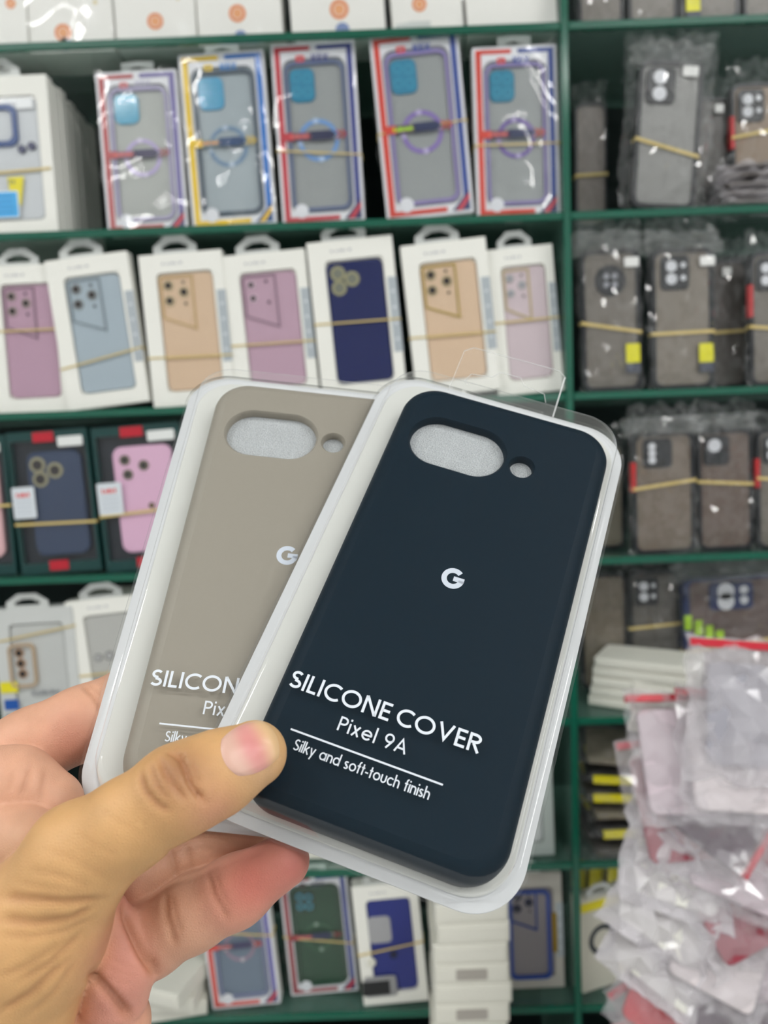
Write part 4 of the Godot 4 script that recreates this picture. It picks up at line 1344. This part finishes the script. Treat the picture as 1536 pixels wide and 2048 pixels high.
func build_right_unit() -> void:
	# top row: lower ends of bagged cases
	bagged_case("bagged brown case at the left end of the top right shelf", Vector2(1158, 26), Vector2(1248, 24), Vector2(1150, -220), 0, -0.968, {})
	bagged_case("bagged brown grey case, left of the yellow tagged one on the top right shelf", Vector2(1258, 25), Vector2(1356, 23), Vector2(1250, -220), 0, -0.966, {})
	bagged_case("bagged brown grey case with yellow tag on the top right shelf", Vector2(1362, 24), Vector2(1480, 22), Vector2(1354, -220), 0, -0.964, {"tag": [-0.3, 0.14]})
	bagged_case("bagged case at the right edge of the top right shelf", Vector2(1488, 23), Vector2(1590, 20), Vector2(1480, -220), 0, -0.968, {})
	# second row
	bagged_case("dim bagged case half hidden at the left of the second right shelf", Vector2(1152, 412), Vector2(1214, 410), Vector2(1150, 205), 1, -1.03, {"island": "none", "tie": [0.42, 0.43], "smoke": col(122, 112, 104)})
	bagged_case("large bagged grey case with black two lens camera block and slanting band", Vector2(1262, 408), Vector2(1388, 404), Vector2(1282, 130), 1, -0.962, {"smoke": col(134, 134, 132), "barcode": [0.28, 0.93], "tie": [0.47, 0.36], "holes": [[-0.02, 0.885, 0.11], [-0.02, 0.775, 0.11]], "bag_w": 1.42, "bag_h": 1.2, "rough": 0.008, "milk": 0.03})
	bagged_case("narrow dark bagged case behind the large grey one", Vector2(1385, 404), Vector2(1455, 402), Vector2(1388, 196), 1, -1.02, {"smoke": col(70, 66, 62), "island": "none", "barcode": [0.2, 0.9]})
	bagged_case("bagged brown case with red side button at the right of the second right shelf", Vector2(1466, 402), Vector2(1580, 398), Vector2(1462, 168), 1, -1.01, {"smoke": col(136, 116, 96), "red": true, "tie": [0.6, 0.66]})
	var y1: float = shelf_y[1]
	for k in 5:
		var p := at(1480, 380, -0.985)
		packet("flat bagged case, %s of five lying at the right of the second right shelf" % ["lowest", "second", "middle", "fourth", "topmost"][k], Transform3D(Basis.from_euler(Vector3(-PI / 2, 0.12 - 0.09 * k, 0)), Vector3(p.x + 0.003 * k, y1 + 0.006 + 0.0105 * k, -0.985)), 0.085, 0.075, 50 + k, {"insert": col(110, 104, 100), "milk": 0.25, "group": "flat bagged cases on the second right shelf", "thin": 0.004})
	# third row
	bagged_case("bagged case with large round camera ring and yellow tag", Vector2(1168, 772), Vector2(1284, 768), Vector2(1160, 502), 2, -0.964, {"island": "round", "barcode": [0.36, 0.9], "tag": [0.35, 0.26], "tie": [0.49, 0.41], "bag_h": 1.2, "rough": 0.005})
	bagged_case("bagged case with two bright lenses and yellow tag, right of the round camera one", Vector2(1306, 768), Vector2(1428, 764), Vector2(1302, 500), 2, -0.964, {"smoke": col(126, 118, 108), "cx": 0.12, "barcode": [0.40, 0.9], "tag": [0.37, 0.25], "tie": [0.4, 0.405], "bag_h": 1.22, "rough": 0.006})
	bagged_case("dark bagged case partly behind the yellow tagged pair", Vector2(1424, 764), Vector2(1494, 762), Vector2(1424, 520), 2, -1.0, {"smoke": col(84, 78, 74), "island": "none", "barcode": [-0.1, 0.9], "tie": [0.44, 0.45]})
	bagged_case("bagged case at the right edge of the third right shelf", Vector2(1502, 762), Vector2(1610, 758), Vector2(1500, 505), 2, -0.966, {"red": true, "tie": [0.45, 0.4]})
	# fourth row
	bagged_case("bagged brown case behind the corner of the navy pack", Vector2(1160, 1112), Vector2(1250, 1110), Vector2(1158, 890), 3, -1.02, {"island": "none", "smoke": col(132, 124, 108)})
	bagged_case("bagged brown case with red side button and black camera block", Vector2(1268, 1108), Vector2(1392, 1104), Vector2(1264, 868), 3, -0.964, {"smoke": col(116, 104, 92), "red": true, "cx": 0.1, "holes": [[-0.09, 0.885, 0.06], [-0.09, 0.83, 0.06], [-0.09, 0.775, 0.06]], "tie": [0.54, 0.6], "bag_h": 1.22, "rough": 0.007})
	bagged_case("bagged brown case with one bright lens, right of the red buttoned one", Vector2(1398, 1104), Vector2(1508, 1100), Vector2(1394, 862), 3, -0.972, {"smoke": col(104, 90, 82), "holes": [[-0.04, 0.87, 0.12]], "tie": [0.58, 0.54], "bag_h": 1.22, "rough": 0.006})
	bagged_case("bagged case cut by the right edge on the fourth right shelf", Vector2(1516, 1100), Vector2(1620, 1096), Vector2(1513, 860), 3, -0.968, {"red": true, "tie": [0.6, 0.55]})
	# fifth row
	bagged_case("bagged brown case beside the edge of the navy pack on the fifth right shelf", Vector2(1166, 1438), Vector2(1258, 1436), Vector2(1160, 1150), 4, -1.06, {"smoke": col(120, 110, 96), "island": "none", "rough": 0.007})
	bagged_case("dark bagged case with two camera holes on the fifth right shelf", Vector2(1262, 1436), Vector2(1362, 1434), Vector2(1258, 1145), 4, -1.055, {"smoke": col(88, 84, 78), "tie": [0.52, 0.55]})
	bagged_case("bagged rugged navy case with lime bars", Vector2(1372, 1434), Vector2(1560, 1430), Vector2(1366, 1160), 4, -1.04, {"bumper": col(34, 48, 92), "smoke": col(104, 88, 84), "lime": true, "cx": 0.0, "tie": [0.35, 0.44], "bag_h": 1.2, "rough": 0.008})
	var y4: float = shelf_y[4]
	var p4 := at(1290, 1400, -0.995)
	for k in 5:
		flat_box("white carton, %s of five lying askew on the fifth right shelf" % ["lowest", "second", "middle", "fourth", "topmost"][k], Vector3(p4.x + 0.002 * k, y4 + 0.0128 * k, -1.0), -0.55 + 0.03 * (k % 3), 0.125, 0.0122, 0.075, "white cartons lying on the fifth right shelf", {"paper": col(230, 228, 218)})
	# sixth row: flat dark packets with yellow labels
	var y5: float = shelf_y[5]
	for k in 6:
		var p := at(1222, 1700, -1.01)
		packet("dark flat packet, %s of six on the sixth right shelf" % ["lowest", "second", "third", "fourth with yellow end", "fifth with yellow end", "topmost"][k], Transform3D(Basis.from_euler(Vector3(-PI / 2 + 0.05, 0.1 - 0.07 * k, 0)), Vector3(p.x + 0.004 * (k % 3), y5 + 0.012 + 0.0235 * k, -1.01)), 0.10, 0.12, 70 + k, {"insert": [col(74, 72, 66), col(34, 34, 34), col(120, 112, 96)][k % 3], "milk": 0.03, "yellow": k in [1, 3, 4], "group": "dark flat packets on the sixth right shelf", "thin": 0.009})
	# lowest row
	var rb := slip_box("off white box with dark ring and yellow band, turned on the lowest right shelf", Vector2(1158, 2018), Vector2(1268, 2012), Vector2(1150, 1792), 6, -0.985, {"paper": col(214, 210, 196), "island": false, "strip": false, "print": false, "group": "goods on the lowest right shelf"}, 0.35)
	part_slab("front_card", rrect(0.06, 0.12, 0.002, 0, 0.068), -0.004, 0.0006, 0.0003, mat(col(212, 208, 194), 0.5), rb)
	part_frame("dark_ring", disc(0.021, -0.004, 0.068, 28), disc(0.0145, -0.004, 0.068, 28), 0.0006, 0.0014, mat(col(44, 52, 60), 0.35), rb)
	part_box("yellow_band", Vector3(-0.035, 0.112, 0.0004), Vector3(0.022, 0.124, 0.0012), 0, mat(col(236, 220, 30), 0.4), rb)
	part_box("yellow_corner", Vector3(0.02, 0.012, 0.0004), Vector3(0.034, 0.036, 0.0012), 0, mat(col(206, 190, 30), 0.4), rb)
	var y6: float = shelf_y[6]
	for k in 4:
		var p := at(1225, 1900, -1.07)
		packet("yellow labelled packet standing behind the ring box, %s" % ["nearest the glass panel", "second from the glass panel", "third from the glass panel", "farthest from the glass panel"][k], Transform3D(Basis.from_euler(Vector3(-0.1, 0.2 * (k - 1.5), -0.06 * k)), Vector3(p.x - 0.03 + 0.022 * k, y6 + 0.072, -1.08 + 0.006 * k)), 0.07, 0.14, 90 + k, {"insert": col(60, 54, 46), "milk": 0.03, "yellow": true, "group": "yellow labelled packets on the lowest right shelf", "thin": 0.004})

# soft clear bag with a coloured insert; upright, centred on its origin
func packet(label: String, xf: Transform3D, w: float, h: float, seed_: int, o: Dictionary) -> void:
	var t := thing("bagged_packet", label, "packet", xf, o.get("group", ""))
	var d: float = o.get("thin", 0.006)
	part_slab("insert", rrect(w * float(o.get("iw", 0.78)), h * float(o.get("ih", 0.82)), 0.008, 0, -h * 0.03), -d * 0.4, d * 0.4, 0.001, mat(o.insert, 0.35), t)
	if o.get("red", false):
		var red := mat(col(206, 34, 54), 0.3)
		part_box("red_strip", Vector3(-w * 0.47, h * 0.42, -d * 0.3), Vector3(w * 0.47, h * 0.475, d * 0.6), 0.0006, red, t)
		if seed_ % 4 != 1:
			part_box("red_edge", Vector3(w * 0.41, -h * 0.40, -d * 0.3), Vector3(w * 0.46, h * (0.1 + 0.1 * (seed_ % 4)), d * 0.6), 0.0006, red, t)
	if o.get("yellow", false):
		part_slab("yellow_label", rrect(w * 0.7, h * 0.3, 0.003, 0, h * 0.2), d * 0.4, d * 0.4 + 0.0008, 0.0002, mat(col(222, 210, 20), 0.35), t)
		part_box("yellow_end", Vector3(-w * 0.3, -h * 0.46, -d * 0.45), Vector3(w * 0.3, -h * 0.4, d * 0.5), 0.0008, mat(col(222, 210, 20), 0.35), t)
	child_mesh("bag", crinkled(w, h, d * 1.6, seed_ * 13, 9, 11, float(o.get("rough", 0.004))), mat(Color(0.95, 0.93, 0.95, o.milk), 0.1), t)

func build_pile() -> void:
	var r := RandomNumberGenerator.new()
	r.seed = 21
	# sheets lie like shingles: all lean back by the same angle, each turned in its own plane
	var lean := Basis.from_euler(Vector3(-0.5, 0, 0))
	var normal := lean.z
	var rows := 8
	for j in rows:
		for i in 3:
			var px: float = 1345.0 + i * 92 + r.randf_range(-14, 14) + [10.0, 0.0, 16.0, 0.0, -8.0, 6.0, 0.0, 12.0][j]
			var base := at(px, 1740, -0.75)
			var p := Vector3(base.x, at(1400, 1512, -0.75).y - 0.043 * j, -0.75 + 0.006 * j) + normal * (0.0105 * (i % 2))
			var white := i == 0 and j in [2, 3, 4]
			var turned := lean * Basis.from_euler(Vector3(0, r.randf_range(-0.06, 0.06), r.randf_range(-0.9, 0.5)))
			var place: String = "%s layer from the top, %s" % [["first", "second", "third", "fourth", "fifth", "sixth", "seventh", "eighth"][j], ["left", "middle", "right"][i]]
			packet(("crumpled white plastic bag at the left of the zip bag pile, %s layer down" % ["", "", "upper", "middle", "lower", "", "", ""][j]) if white else "crumpled clear zip bag with red edging in the pile, " + place, Transform3D(turned, p), 0.108, 0.128, 200 + j * 5 + i, {"insert": col(232, 230, 222) if white else (col(206, 26, 40) if i == 0 and j in [5, 6] else [col(206, 190, 198), col(62, 34, 56), col(224, 214, 216), col(150, 40, 60)][(i * 2 + j * 3) % 4]), "milk": 0.55 if white else 0.2, "red": not white, "rough": 0.012, "thin": 0.007, "iw": 0.76, "ih": 0.78, "group": "crumpled white bags in the pile" if white else "red edged zip bags in the pile"})
	var p := at(1478, 1420, -0.74)
	packet("clear zip bag with red edging and grey cable card, standing on top of the pile", Transform3D(Basis.from_euler(Vector3(-0.25, -0.1, -0.08)), p), 0.1, 0.14, 400, {"insert": col(168, 166, 176), "milk": 0.3, "red": true, "rough": 0.008, "iw": 0.6, "ih": 0.7})
	for k in 3:
		p = at(1352, 1440 - 16 * k, -0.80)
		flat_box("white carton with a hang hole, %s of three lying on the pile" % ["lowest", "middle", "topmost"][k], p + Vector3(0, -0.008, 0), -0.5 + 0.1 * k, 0.09, 0.0085, 0.06, "white cartons lying on the pile", {"tip": 0.25, "roll": -0.2})
